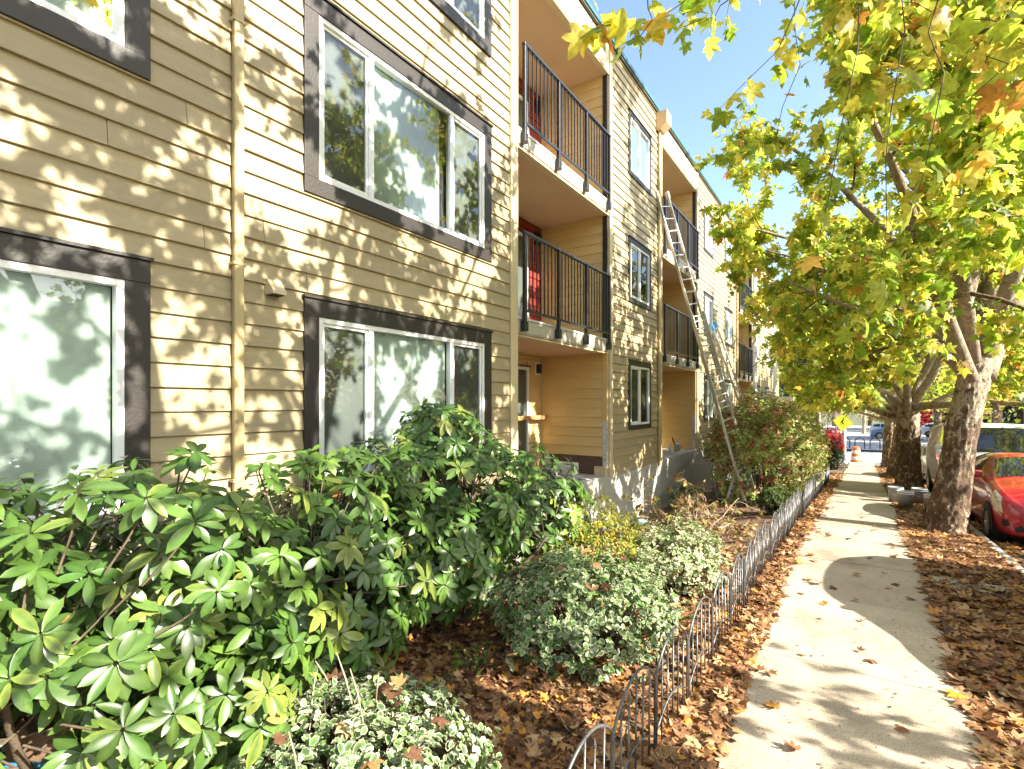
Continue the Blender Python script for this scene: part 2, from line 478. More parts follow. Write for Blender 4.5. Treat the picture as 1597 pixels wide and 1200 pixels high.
def lance(w=0.20, fold=0.10, droop=0.22, seg=5):
    """long oval leaf, length 1 along Y, folded at the midrib"""
    V = []; F = []
    for i in range(seg + 1):
        t = i / seg
        ww = w * (math.sin(math.pi * min(1, t * 0.93 + 0.05)) ** 0.75) * (0.75 + 0.4 * t)
        if i == seg: ww = 0.005
        if i == 0: ww = 0.02
        zc = -droop * t * t
        V += [(-ww, t, zc - fold * ww / w * 0.25 + 0.0), (0, t, zc - fold * 0.25), (ww, t, zc - fold * ww / w * 0.25)]
        V[-3] = (-ww, t, zc + fold * 0.35 * ww / w - fold * .25); V[-1] = (ww, t, zc + fold * 0.35 * ww / w - fold * .25)
    for i in range(seg):
        a = 3 * i
        for q in ((a, a + 1, a + 4), (a, a + 4, a + 3), (a + 1, a + 2, a + 5), (a + 1, a + 5, a + 4)): F.append(q)
    tw = np.array([0, 1, 0] * (seg + 1), dtype=float)
    return np.array(V), np.array(F), tw

def oval(rim=True):
    """small oval leaf with a margin of another colour"""
    P = [(0, .5)]; W = [0]
    k = 6
    for i in range(k):
        a = 2 * math.pi * i / k + math.pi / 2
        P.append((.25 * math.cos(a), .5 + .40 * math.sin(a))); W.append(0.12)
    for i in range(k):
        a = 2 * math.pi * i / k + math.pi / 2
        P.append((.34 * math.cos(a), .5 + .5 * math.sin(a))); W.append(1)
    P = np.array(P, dtype=float)
    V = np.column_stack([P, 0.35 * P[:, 0] ** 2 / .34 - .25 * (P[:, 1] - .3) ** 2])
    F = [(0, 1 + i, 1 + (i + 1) % k) for i in range(k)]
    for i in range(k):
        j = (i + 1) % k
        F += [(1 + i, 7 + i, 7 + j), (1 + i, 7 + j, 1 + j)]
    return V, np.array(F), np.array(W, dtype=float)

def rhomb():
    V = np.array([(0, 0, 0), (.24, .5, .06), (0, 1, -.08), (-.24, .5, .06), (0, .5, 0)], dtype=float)
    F = np.array([(0, 1, 4), (1, 2, 4), (2, 3, 4), (3, 0, 4)])
    return V, F

def unit(rs, n):
    v = rs.normal(size=(n, 3)); return v / np.linalg.norm(v, axis=1, keepdims=True)

def pick(rs, n, pal):
    """n colours out of a palette [(weight, rgb)], each with a little of its own"""
    w = np.array([p[0] for p in pal], dtype=float); w /= w.sum()
    c = np.array([p[1] for p in pal])[rs.choice(len(pal), n, p=w)]
    return np.clip(c * rs.uniform(0.78, 1.22, (n, 1)) * rs.uniform(0.93, 1.07, (n, 3)), 0.002, 0.9)

def leaf_objects(name, tmpl, palette, R, T, sc, mat, parent, tag_fn=None, tw=None, pal2=None, seed=1, shades=6):
    """leaves one by one, sharing a few meshes"""
    rs = np.random.RandomState(seed)
    meshes = []
    for t in tmpl:
        for k in range(shades):
            c = pick(rs, 1, palette)
            cols = np.repeat(c, len(t[0]), axis=0)
            if tw is not None:
                c2 = pick(rs, 1, pal2); cols = c * (1 - tw)[:, None] + c2 * tw[:, None]
            me = np_mesh(name, t[0], t[1], cols, smooth=True); me.materials.append(mat)
            meshes.append(me)
    out = []
    for i in range(len(T)):
        o = bpy.data.objects.new(name, meshes[rs.randint(len(meshes))])
        COL.objects.link(o)
        m = Matrix([[*(R[i][r] * sc[i]), T[i][r]] for r in range(3)] + [[0, 0, 0, 1]])
        o.matrix_basis = m
        if parent is not None: setpar(o, parent)
        if tag_fn: tag_fn(o, i)
        out.append(o)
    return out

# ------------------------------------------------------------------ ground, road, pavement
def sheet(name, xf0, xf1, s0, s1, nx, ns, zf, mat, kind='structure', parent=None):
    V = []; F = []
    for j in range(ns + 1):
        s = s0 + (s1 - s0) * j / ns
        a, b = xf0(s), xf1(s)
        for i in range(nx + 1):
            x = a + (b - a) * i / nx
            V.append((x, s, zf(x, s)))
    for j in range(ns):
        for i in range(nx):
            k = j * (nx + 1) + i
            F.append((k, k + 1, k + nx + 2, k + nx + 1))
    o = mesh_obj(name, np_mesh(name, V, F, smooth=True), parent, mat)
    if parent is None: tag(o, kind=kind)
    return o

def const(v): return lambda s: v
xs_ = [-900, -200, -60, -20, 0, 20, 60, 200, 900]
ss_ = [-900, -200, -50, -10, 5, 7, 9, 11, 15, 20, 25, 30, 33, 36, 42, 60, 120, 300, 900]
gv = [(x, s, G(s) - 0.70) for s in ss_ for x in xs_]
gf = [(j * 9 + i, j * 9 + i + 1, j * 9 + i + 10, j * 9 + i + 9) for j in range(len(ss_) - 1) for i in range(8)]
tag(mesh_obj('ground', np_mesh('ground', gv, gf), None, M['far_ground']), 'dry grassy ground around the street', 'ground', kind='structure')
_o = sheet('planting_bed', const(-4.4), lambda s: -0.74 + e(s), -9, 34, 30, 190, lambda x, s: bed(x, s) + 0.018 * mnoise.noise((x * 4, s * 4, 1)), M['mulch'])
tag(_o, 'brown bark mulch bed between the building and the low fence', 'planting bed')
_o = sheet('parking_strip', lambda s: 0.50 + e2(s), lambda s: 1.52 + e2(s), -9, 34, 10, 170, lambda x, s: G(s) - 0.012 + 0.02 * mnoise.noise((x * 3, s * 3, 5)), M['soil'])
tag(_o, 'bare soil strip with street trees between sidewalk and kerb', 'parking strip')
_o = sheet('road', lambda s: 1.64 + e2(s), lambda s: 10.5, -60, 36, 6, 96, lambda x, s: G(s) - 0.14, M['asphalt'])
tag(_o, 'dark asphalt street with parked cars', 'road')
_o = sheet('cross_road', const(-80), const(80), 36, 46, 8, 8, lambda x, s: G(s) - 0.136, M['lot'])
tag(_o, 'pale cross street beyond the sidewalk end', 'road')
_o = sheet('car_park', const(-40), const(60), 46.2, 95, 8, 6, lambda x, s: G(s) - 0.02, M['lot'])
tag(_o, 'pale paved car park across the cross street', 'car park')
_o = sheet('far_verge', const(10.7), const(40), -60, 36, 4, 60, lambda x, s: G(s) + 0.0, M['far_ground'])
tag(_o, 'grass verge on the other side of the street', 'verge')

# sidewalk: a bed of grit with cast slabs on it
walk = sheet('sidewalk', lambda s: -0.79 + e(s), lambda s: 0.56 + e2(s), -9, 35.5, 2, 60, lambda x, s: G(s) - 0.012, M['kerb'])
tag(walk, 'concrete sidewalk between the low iron fence and the tree strip', 'sidewalk')
SL = 1.55
rs0 = random.Random(4)
def slab_mesh(sa, sb, dz):
    mb = MB(); k = 4; n = 0
    for j in range(k + 1):
        s = sa + (sb - sa) * j / k
        a, b = -0.80 + e(s), 0.57 + e2(s); t = G(s) + 0.010 + dz
        mb.v += [(a, s, t - 0.12), (a, s, t - 0.008), (a + 0.008, s, t), (b - 0.008, s, t), (b, s, t - 0.008), (b, s, t - 0.12)]
    for j in range(k):
        for i in range(5):
            q = j * 6 + i; mb.f.append((q, q + 6, q + 7, q + 1))
    mb.f += [(0, 1, 2, 3, 4, 5), tuple(k * 6 + i for i in reversed(range(6)))]
    return mb
i = 0; s = -8.0
while s < 35.0:
    slab_mesh(s + 0.004, s + SL - 0.004, rs0.uniform(-0.004, 0.004)).build('slab', M['sidewalk'], walk)
    s += SL
# kerb stones
kerb = sheet('kerb', lambda s: 1.515 + e2(s), lambda s: 1.645 + e2(s), -9, 35.5, 1, 60, lambda x, s: G(s) - 0.16, M['kerb'])
tag(kerb, 'concrete kerb along the parked cars', 'kerb')
s = -9.0
while s < 35:
    mb = MB()
    for t in (s + 0.004, s + 2.396):
        a, b, z = 1.52 + e2(t), 1.64 + e2(t), G(t) + 0.004
        mb.v += [(a, t, z - 0.25), (b, t, z - 0.25), (b, t, z - 0.02), (b - 0.02, t, z), (a, t, z)]
    mb.f += [(i_, (i_ + 1) % 5, (i_ + 1) % 5 + 5, i_ + 5) for i_ in range(5)] + [(4, 3, 2, 1, 0), (5, 6, 7, 8, 9)]
    mb.build('kerb_stone', M['kerb'], kerb)
    s += 2.4
# concrete step slab laid across the tree strip
pa, pb = at(1432, 903, 5.75), at(1515, 925, 5.45)
mb = MB()
for s_, t_ in ((7.05, 0.030), (7.42, 0.030)):
    for x_ in (0.60, 1.25):
        mb.v.append((x_ + e(s_), s_, G(s_) + 0.022))
    for x_ in (0.60, 1.25):
        mb.v.append((x_ + e(s_), s_, G(s_) - 0.10))
mb.f += [(0, 1, 5, 4), (2, 6, 7, 3), (0, 2, 3, 1), (4, 5, 7, 6), (0, 4, 6, 2), (1, 3, 7, 5)]
tag(mb.build('stepping_slab', M['kerb'], None, bevel=0.006), 'small concrete slab lying across the leafy tree strip', 'slab')

# ------------------------------------------------------------------ the apartment building
D = 3.95
Z = lambda h: EYE + h
bld = empty('apartment_building', (-D, 6, Z(-1.42)), 'three storey apartment building with tan lap siding, dark window trim and recessed balconies', 'building')
S0, S1 = -7.0, 35.6
ROOF = 6.95
FL = [-1.40, 1.22, 3.89]                       # floor levels
RECESS = [(6.03, 9.28), (12.50, 15.90), (22.30, 25.80)]
WALLS = [(S0, 5.85), (9.42, 12.42), (15.98, 22.22), (25.88, S1)]
BACK = -5.45

# cores behind the siding
mb = MB()
edges = [(S0, 6.03), (9.28, 12.50), (15.90, 22.30), (25.80, S1)]
for a, b in edges: mb.box(-14, -D - 0.10, a, b, Z(-1.5), Z(ROOF - 0.01))
for a, b in RECESS: mb.box(-14, BACK - 0.03, a, b, Z(-1.5), Z(ROOF - 0.01))
mb.build('wall_core', M['trim'], bld)
MB().box(-14.05, -D + 0.05, S0 - .05, S1 + .05, Z(ROOF), Z(ROOF + 0.03)).build('roof', M['roof'], bld)
MB().box(-D + 0.0, -D + 0.075, S0 - .05, S1 + .08, Z(ROOF + 0.03), Z(ROOF + 0.10)).build('roof_flashing', M['teal'], bld)

# foundation
MB().box(-D - 0.3, -D - 0.015, S0, S1, Z(-4.2), Z(-1.425)).build('foundation', M['concrete_wall'], bld)
s = S0
rb = random.Random(9)
while s < S1:
    l = min(2.44, S1 - s)
    MB().box(-D - 0.014, -D + 0.004, s + 0.004, s + l - 0.004, Z(-1.74), Z(-1.435)).build('skirt_panel', M['concrete_wall'], bld, bevel=0.003)
    s += l

# lap boards: one shared wedge, scaled to length
def wedge_mesh(name, mat, ex):
    o = ex + 0.022
    mb = MB()
    for y in (0, 1):
        mb.v += [(-0.004, y, 0.0), (0.026, y, 0.0), (0.028, y, 0.003), (0.004, y, o), (-0.006, y, o)]
    mb.f += [(0, 1, 6, 5), (1, 2, 7, 6), (2, 3, 8, 7), (3, 4, 9, 8), (4, 0, 5, 9), (4, 3, 2, 1, 0), (5, 6, 7, 8, 9)]
    me = mb.mesh(name); me.materials.append(mat)
    return me
EXPO = 0.17
WEDGE = wedge_mesh('board', M['siding'], EXPO)
def board(parent, a, b, z, zs=1.0, me=None, x=None, jit=None):
    if b - a < 0.015: return
    o = bpy.data.objects.new('board', me or WEDGE); COL.objects.link(o)
    o.location = (-D - 0.022 if x is None else x, a, z); o.scale = (1, b - a, zs)
    if jit: o.rotation_euler = (jit.uniform(-0.0006, 0.0006), jit.uniform(-0.012, 0.006), 0); o.location.x += jit.uniform(-0.0015, 0.0015)
    setpar(o, parent)

def siding_wall(a, b, openings, seed, joint=3.6):
    rj = random.Random(seed)
    p = empty('siding_wall', (-D, a, Z(-1.42)), parent=bld)
    z = Z(-1.42)
    while z < Z(ROOF) - 0.03:
        zt = min(z + EXPO, Z(ROOF))
        spans = [(a, b, z, 1.0)]
        for (oa, ob, oz0, oz1) in openings:
            if zt <= oz0 or z >= oz1: continue
            new = []
            for (sa, sb, zz, k) in spans:
                if k != 1.0 or ob <= sa or oa >= sb: new.append((sa, sb, zz, k)); continue
                if oa > sa: new.append((sa, oa, zz, k))
                if ob < sb: new.append((ob, sb, zz, k))
                if z < oz0 - 0.015: new.append((max(sa, oa), min(sb, ob), z, (oz0 - z) / (EXPO + 0.022)))
                if zt > oz1 + 0.015: new.append((max(sa, oa), min(sb, ob), oz1, (zt - oz1) / EXPO))
            spans = new
        for (sa, sb, zz, k) in spans:
            cuts = [sa]
            if sb - sa > joint:
                t = sa + rj.uniform(1.0, joint)
                while t < sb - 0.5:
                    cuts.append(t); t += joint
            cuts.append(sb)
            for u, v in zip(cuts[:-1], cuts[1:]):
                board(p, u + (0.002 if u > sa else 0), v - (0.002 if v < sb else 0), zz, k, jit=rj)
        z += EXPO
    return p

def window(s0, s1, z0, z1, tw, mull, kinds, head=0.03, hd=None):
    """white vinyl window in dark trim; mull: mullion places, kinds: what hangs behind each light"""
    w = MB()
    X0, X1 = -D - 0.03, -D + 0.018
    hd = hd or tw
    w.box(X0, X1, s0 - tw, s0, z0, z1)
    w.box(X0, X1, s1, s1 + tw, z0, z1)
    w.box(X0, X1 + 0.003, s0 - tw, s1 + tw, z1, z1 + hd)
    w.box(X0, X1 + 0.003, s0 - tw, s1 + tw, z0 - tw, z0)
    win = w.build('window', M['trim'], bld, bevel=0.003)
    MB().box(X0, X1 + 0.022, s0 - tw - .012, s1 + tw + .012, z1 + hd, z1 + hd + 0.022).build('drip_cap', M['trim'], win)
    fr = MB(); fw = 0.045; f0, f1 = -D - 0.06, -D + 0.010
    fr.box(f0, f1, s0, s0 + fw, z0, z1).box(f0, f1, s1 - fw, s1, z0, z1)
    fr.box(f0, f1, s0 + fw, s1 - fw, z0, z0 + fw).box(f0, f1, s0 + fw, s1 - fw, z1 - fw, z1)
    fr.build('frame', M['white'], win, bevel=0.003)
    for m in mull:
        MB().box(f0, f1 - 0.004, m - 0.03, m + 0.03, z0 + fw, z1 - fw).build('mullion', M['white'], win, bevel=0.003)
    lim = [s0 + fw] + [v for m in mull for v in (m - 0.03, m + 0.03)] + [s1 - fw]
    for i in range(len(mull) + 1):
        a, b = lim[2 * i], lim[2 * i + 1]
        za, zb = z0 + fw, z1 - fw
        if kinds[i] in ('screen', 'slider'):
            # inner sash of a sliding light
            sf = MB(); q = 0.028
            sf.box(-D - 0.04, -D - 0.012, a, a + q, za, zb).box(-D - 0.04, -D - 0.012, b - q, b, za, zb)
            sf.box(-D - 0.04, -D - 0.012, a + q, b - q, za, za + q).box(-D - 0.04, -D - 0.012, a + q, b - q, zb - q, zb)
            sf.build('sash', M['white'], win)
        MB().quad((-D - 0.026, a, za), (-D - 0.026, b, za), (-D - 0.026, b, zb), (-D - 0.026, a, zb)).build('pane', M['glass'], win)
        if kinds[i] == 'screen':
            MB().quad((-D - 0.046, a, za), (-D - 0.046, b, za), (-D - 0.046, b, zb), (-D - 0.046, a, zb)).build('insect_screen', M['screen'], win)
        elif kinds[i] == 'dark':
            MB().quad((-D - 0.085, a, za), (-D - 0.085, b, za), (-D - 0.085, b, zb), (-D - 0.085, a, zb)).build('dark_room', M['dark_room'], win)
        else:
            # pleated blind
            c = MB(); n = max(6, int((b - a) / 0.09))
            gap = 0.10 if kinds[i] == 'part' else 0.0
            bb = b - gap
            for j in range(n):
                u, v = a + (bb - a) * j / n, a + (bb - a) * (j + 1) / n
                xa, xb = (-D - 0.072, -D - 0.082) if j % 2 else (-D - 0.082, -D - 0.072)
                c.quad((xa, u, za), (xb, v, za), (xb, v, zb), (xa, u, zb))
            c.build('blind', M['blind'], win, smooth=False)
    return (s0 - 0.02, s1 + 0.02, z0 - 0.02, z1 + 0.02)

opA = []
tw = 0.145
for k in range(3):
    dz = 2.675 * k
    b0 = -0.72 if k < 2 else -0.72
    opA.append(window(2.82, 5.26, Z(-0.70 + dz), Z(0.76 + dz), tw, [3.42, 4.63], ['screen', 'part' if k == 1 else 'blind', 'screen'], hd=0.155))
opA.append(window(-1.15, 1.37, Z(-0.70), Z(0.80), tw, [-0.55], ['screen', 'blind'], hd=0.15))
opA.append(window(-1.15, 1.37, Z(2.31), Z(3.48), tw, [-0.55], ['screen', 'blind']))
opA.append(window(-1.15, 1.37, Z(4.98), Z(6.15), tw, [-0.55], ['screen', 'blind']))
opA.append(window(-5.6, -3.1, Z(-0.70), Z(0.80), tw, [-5.0, -3.7], ['screen', 'blind', 'screen']))
opA.append(window(-5.6, -3.1, Z(1.98), Z(3.45), tw, [-5.0, -3.7], ['screen', 'blind', 'screen']))
siding_wall(WALLS[0][0], WALLS[0][1], opA, 11)
opB = []
for z0, z1 in ((-0.47, 0.80), (2.24, 3.40), (4.92, 6.06)):
    opB.append(window(10.40, 11.60, Z(z0), Z(z1), 0.10, [11.0], ['screen', 'dark']))
siding_wall(WALLS[1][0], WALLS[1][1], opB, 12)
opC = []
for z0, z1 in ((-0.47, 0.75), (2.24, 3.40), (4.92, 6.06)):
    opC.append(window(16.85, 17.9, Z(z0), Z(z1), 0.10, [17.35], ['screen', 'blind']))
    opC.append(window(19.95, 21.1, Z(z0), Z(z1), 0.10, [20.5], ['screen', 'blind']))
siding_wall(WALLS[2][0], WALLS[2][1], opC, 13)
opD = []
for z0, z1 in ((-0.47, 0.75), (2.24, 3.40), (4.92, 6.06)):
    opD.append(window(27.0, 27.9, Z(z0), Z(z1), 0.10, [27.45], ['screen', 'blind']))
    opD.append(window(30.2, 31.3, Z(z0), Z(z1), 0.10, [30.75], ['screen', 'blind']))
siding_wall(WALLS[3][0], WALLS[3][1], opD, 14)

# corner boards beside the recesses
for a, b in ((5.85, 6.03), (9.28, 9.42), (12.42, 12.50), (15.90, 15.98), (22.22, 22.30), (25.80, 25.88), (S1 - 0.001, S1 + .09)):
    MB().box(-D - 0.10, -D + 0.022, a, b, Z(-1.42), Z(ROOF - 0.022)).build('corner_board', M['cream'], bld, bevel=0.003)
MB().box(-14, -D - 0.10, S1, S1 + 0.02, Z(-4), Z(ROOF - 0.02)).build('end_wall', M['siding'], bld)
MB().box(-14, -D - 0.3, S0 - 0.02, S0, Z(-4), Z(ROOF - 0.02)).build('end_wall', M['siding'], bld)

WEDGE_IN = wedge_mesh('board', M['siding_inner'], 0.19)
WEDGE_RED = wedge_mesh('board', M['red_siding'], 0.19)
def recess(s0, s1, idx):
    MB().box(-D - 0.30, -D - 0.005, s0, s1, Z(6.40), Z(ROOF - 0.022)).build('roof_fascia', M['cream'], bld)
    for k in range(3):
        zf = Z(FL[k]); zc = Z((0.98, 3.65, 6.38)[k])
        # ceiling
        MB().box(BACK, -D - 0.02, s0, s1, zc - 0.012, zc).build('soffit', M['soffit'], bld)
        MB().box(-D - 0.10, -D - 0.0, s0, s1, zc - 0.03, zc - 0.0125).build('soffit_edge', M['cream'], bld)
        # back wall with boards, a glazed door and a lamp
        bw = empty('back_wall', (BACK, s0, zf), parent=bld)
        MB().box(BACK - 0.028, BACK - 0.024, s0, s1, zf, zc).build('sheathing', M['red_siding' if k else 'siding_inner'], bw)
        z = zf
        d0, d1, dz = s0 + 0.55, s1 - 0.62, zf + 2.06
        while z < zc - 0.05:
            zs = min(1.0, (zc - z) / 0.212)
            if z < dz + 0.06:
                board(bw, s0, d0 - 0.06, z, zs, WEDGE_RED if k else WEDGE_IN, BACK - 0.022)
                board(bw, d1 + 0.06, s1, z, zs, WEDGE_RED if k else WEDGE_IN, BACK - 0.022)
            else:
                board(bw, s0, s1, z, zs, WEDGE_RED if k else WEDGE_IN, BACK - 0.022)
            z += 0.19
        dr = MB().box(BACK - 0.02, BACK + 0.03, d0 - 0.06, d0, zf, dz).box(BACK - 0.02, BACK + 0.03, d1, d1 + 0.06, zf, dz).box(BACK - 0.02, BACK + 0.03, d0 - .06, d1 + .06, dz, dz + 0.06)
        dr = dr.build('balcony_door', M['white'], bld, bevel=0.004)
        mid = (d0 + d1) / 2
        MB().box(BACK - 0.015, BACK + 0.022, mid - 0.04, mid + 0.04, zf, dz).build('mullion', M['white'], dr)
        for a, b in ((d0, mid - 0.04), (mid + 0.04, d1)):
            MB().quad((BACK + 0.004, a, zf), (BACK + 0.004, b, zf), (BACK + 0.004, b, dz), (BACK + 0.004, a, dz)).build('pane', M['glass'], dr)
            MB().quad((BACK - 0.016, a, zf), (BACK - 0.016, b, zf), (BACK - 0.016, b, dz), (BACK - 0.016, a, dz)).build('screen', M['screen'], dr)
        MB().box(BACK, BACK + 0.05, d0 - .1, d1 + .1, dz + 0.062, dz + 0.085).build('door_head', M['trim'], dr)
        lm = MB().box(BACK + 0.0, BACK + 0.018, s1 - 0.30, s1 - 0.14, zc - 0.40, zc - 0.14).build('lamp_mount', M['white' if k == 0 else 'trim'], bld)
        MB().box(BACK + 0.018, BACK + 0.10, s1 - 0.265, s1 - 0.175, zc - 0.37, zc - 0.19).build('wall_lamp', M['black_metal'], lm, bevel=0.006)
        # side walls: boards running in from the front
        for side in (0, 1):
            sw = empty('side_wall', (BACK, (s0, s1)[side], zf), parent=bld)
            zz0 = zf + (0.36 if (k == 0 and idx == 0 and side) else 0.0)
            z = zz0
            while z < zc - 0.04:
                o = bpy.data.objects.new('board', WEDGE_IN); COL.objects.link(o)
                o.scale = (1, -D - 0.10 - BACK, min(1.0, (zc - z) / 0.212))
                if side:
                    o.rotation_euler = (0, 0, math.pi / 2); o.location = (-D - 0.10, s1 + 0.022, z)
                    o.rotation_euler = (0, 0, -math.pi / 2); o.location = (BACK, s1 + 0.0, z)
                    o.scale = (1, -D - 0.10 - BACK, o.scale[2])
                else:
                    o.rotation_euler = (0, 0, math.pi / 2); o.location = (-D - 0.10, s0, z); o.scale = (1, -D - 0.10 - BACK, o.scale[2])
                setpar(o, sw)
                z += 0.19
            # end trim at the front edge
            yy = (s0 + 0.024, s1 - 0.024)[side]
            if k == 0:
                if side:
                    MB().box(-D - 0.12, -D - 0.03, s1 - 0.03, s1 - 0.0005, zf + 1.05, zc - .03).build('edge_trim', M['siding_inner'], sw)
                    MB().box(-D - 0.12, -D - 0.03, s1 - 0.03, s1 - 0.0005, zf + 0.0, zf + 1.045).build('bare_edge', M['primer'], sw)
                    MB().box(-D - 0.26, -D - 0.02, s1 - 0.13, s1 - 0.032, zf + 0.0, zf + 0.17).build('concrete_foot', M['cream'], sw, bevel=0.008)
            elif side:
                MB().box(-D - 0.12, -D - 0.03, s1 - 0.035, s1 - 0.0005, zf, zc - .03).build('edge_trim', M['trim'], sw)
            MB().box(BACK, BACK + 0.03, (s0 + .001, s1 - 0.031)[side], (s0 + 0.03, s1 - .001)[side], zf, zc - .02).build('corner_bead', M['cream'], sw)
        if k == 0:
            MB().box(-6, -D - 0.012, s0, s1, Z(-1.62), zf).build('patio_slab', M['concrete_wall'], bld)
            if idx == 0:
                MB().box(BACK + 0.05, -D - 0.13, s1 - 0.006, s1 - 0.002, zf, zf + 0.36).build('bare_sheathing', M['plywood'], bld)
                MB().box(BACK + 0.08, BACK + 0.2, s1 - 0.06, s1 - 0.008, zf, zf + 0.36).build('bare_stud', M['primer'], bld)
        else:
            bal = MB().box(BACK, -D - 0.006, s0, s1, zf - 0.235, zf).build('balcony', M['fascia'], bld)
            MB().box(-D - 0.0055, -D + 0.008, s0 + .004, s1 - .004, zf - 0.215, zf - 0.03).build('fascia_board', M['fascia'], bal, bevel=0.003)
            MB().box(-D - 0.0055, -D + 0.02, s0 + .002, s1 - .002, zf - 0.028, zf + 0.004).build('deck_flashing', M['galv'], bal)
            XR = -D + 0.055
            zt, zb = zf + 1.20, zf + 0.10
            n = 3
            ps = [s0 + 0.12 + (s1 - s0 - 0.24) * j / n for j in range(n + 1)]
            for p in ps:
                MB().box(XR - 0.025, XR + 0.025, p - 0.025, p + 0.025, zf - 0.12, zt - 0.021).build('post', M['black_metal'], bal, bevel=0.003)
                br = MB().box(-D + 0.0085, XR + 0.035, p - 0.045, p + 0.045, zf - 0.20, zf - 0.06).build('bracket', M['black_metal'], bal, bevel=0.004)
                for q in (-0.17, -0.09):
                    MB().lathe([(0.0, 0.012), (0.010, 0.012), (0.012, 0.0)], (XR + 0.036, p, zf + q), 8).build('bolt', M['black_metal'], bal)
            MB().box(XR - 0.03, XR + 0.03, s0 + 0.09, s1 - 0.09, zt - 0.02, zt + 0.02).build('top_rail', M['black_metal'], bal, bevel=0.004)
            for j in range(n):
                MB().box(XR - 0.015, XR + 0.015, ps[j] + 0.026, ps[j + 1] - 0.026, zb - 0.018, zb + 0.018).build('bottom_rail', M['black_metal'], bal)
                m = 9
                for q in range(1, m):
                    y = ps[j] + (ps[j + 1] - ps[j]) * q / m
                    o = bpy.data.objects.new('baluster', BALU); COL.objects.link(o)
                    o.location = (XR, y, zb + 0.018); setpar(o, bal)
BALU = MB().box(-0.008, 0.008, -0.008, 0.008, 0, 1.20 - 0.10 - 0.018 - 0.02).mesh('baluster'); BALU.materials.append(M['black_metal'])
for i, (a, b) in enumerate(RECESS): recess(a, b, i)

# downspouts
def downspout(s, w, head):
    d = MB().box(-D + 0.008, -D + 0.058, s - w / 2, s + w / 2, Z(-1.5), Z(ROOF - 0.05)).build('downspout', M['spout'], bld, bevel=0.012)
    for h in (-0.6, 1.05, 2.9, 4.7, 6.2):
        MB().box(-D + 0.004, -D + 0.064, s - w / 2 - 0.014, s + w / 2 + 0.01, Z(h), Z(h + 0.022)).build('strap', M['spout'], d)
    if head:
        MB().prism([(-D + 0.0, Z(6.95)), (-D + 0.26, Z(6.95)), (-D + 0.26, Z(6.66)), (-D + 0.10, Z(6.52)), (-D + 0.0, Z(6.52))], 1, s - 0.17, s + 0.17).build('leader_head', M['soffit'], d, bevel=0.008)
downspout(2.095, 0.075, False)
downspout(12.26, 0.11, True)
downspout(22.10, 0.11, True)
v = MB().prism([(-D - 0.01, Z(1.00)), (-D + 0.03, Z(1.00)), (-D + 0.11, Z(0.90)), (-D + 0.11, Z(0.875)), (-D - 0.01, Z(0.875))], 1, 2.33, 2.45).build('dryer_vent', M['cream'], bld, bevel=0.004)
MB().box(-D + 0.01, -D + 0.095, 2.345, 2.435, Z(0.868), Z(0.8745)).build('vent_opening', M['dark_room'], v)
# flat entrance canopy far along
cn = MB().box(-D, -D + 1.3, 29.0, 31.5, Z(0.12), Z(0.32)).build('entrance_canopy', M['white'], bld, bevel=0.01)
for y in (29.15, 31.35):
    MB().box(-D + 1.12, -D + 1.2, y - 0.04, y + 0.04, Z(-3.4), Z(0.12)).build('canopy_post', M['white'], cn)

# ------------------------------------------------------------------ street trees
SYC = [(0.32, (0.20, 0.29, 0.04)), (0.37, (0.37, 0.42, 0.065)), (0.24, (0.58, 0.53, 0.11)), (0.045, (0.58, 0.40, 0.09)), (0.025, (0.40, 0.18, 0.05))]
PALM_HI = palmate(True, 0.30)
PALM_LO = palmate(False, 0.30)
CLEAR = [(-400, 935), (0, 955), (55, 1040), (120, 1082), (200, 1072), (265, 1074), (300, 1088), (345, 1078), (400, 1092), (450, 1125), (500, 1165), (540, 1195), (600, 1222), (660, 1240), (720, 1260)]

def open_air(P, rs, pad=0.0):
    """leaves that would hang in the clear air between the crowns and the facade are pruned away"""
    px, py, cz = project(P[:, 0], P[:, 1], P[:, 2])
    lim = np.interp(py, [c[0] for c in CLEAR], [c[1] for c in CLEAR]) + rs.normal(0, 16, len(P)) + pad
    inside = (cz > 0.2) & (py > -60) & (py < 760)
    bad = inside & (px < lim)
    bad |= inside & (px > 0) & (px < 1700) & (cz < 2.1)
    bad |= inside & (px > 1230) & (px < 1650) & (py > 640) & (P[:, 2] < EYE + 0.6) & (cz < 45)
    return ~bad

def curve(p, d, length, n, rg, wander=0.22, grav=0.0):
    pts = [Vector(p)]; d = Vector(d).normalized(); st = length / n
    for i in range(n):
        d = (d + Vector((rg.gauss(0, wander), rg.gauss(0, wander), rg.gauss(0, wander) + grav))).normalized()
        pts.append(pts[-1] + d * st)
    return pts

def along(pts, t):
    f = t * (len(pts) - 1); i = min(int(f), len(pts) - 2); f -= i
    return pts[i].lerp(pts[i + 1], f), (pts[i + 1] - pts[i]).normalized()

def turn(d, ang, rg):
    ax = d.cross(Vector((rg.gauss(0, 1), rg.gauss(0, 1), rg.gauss(0, 1)))).normalized()
    return (Matrix.Rotation(ang, 3, ax) @ d).normalized()

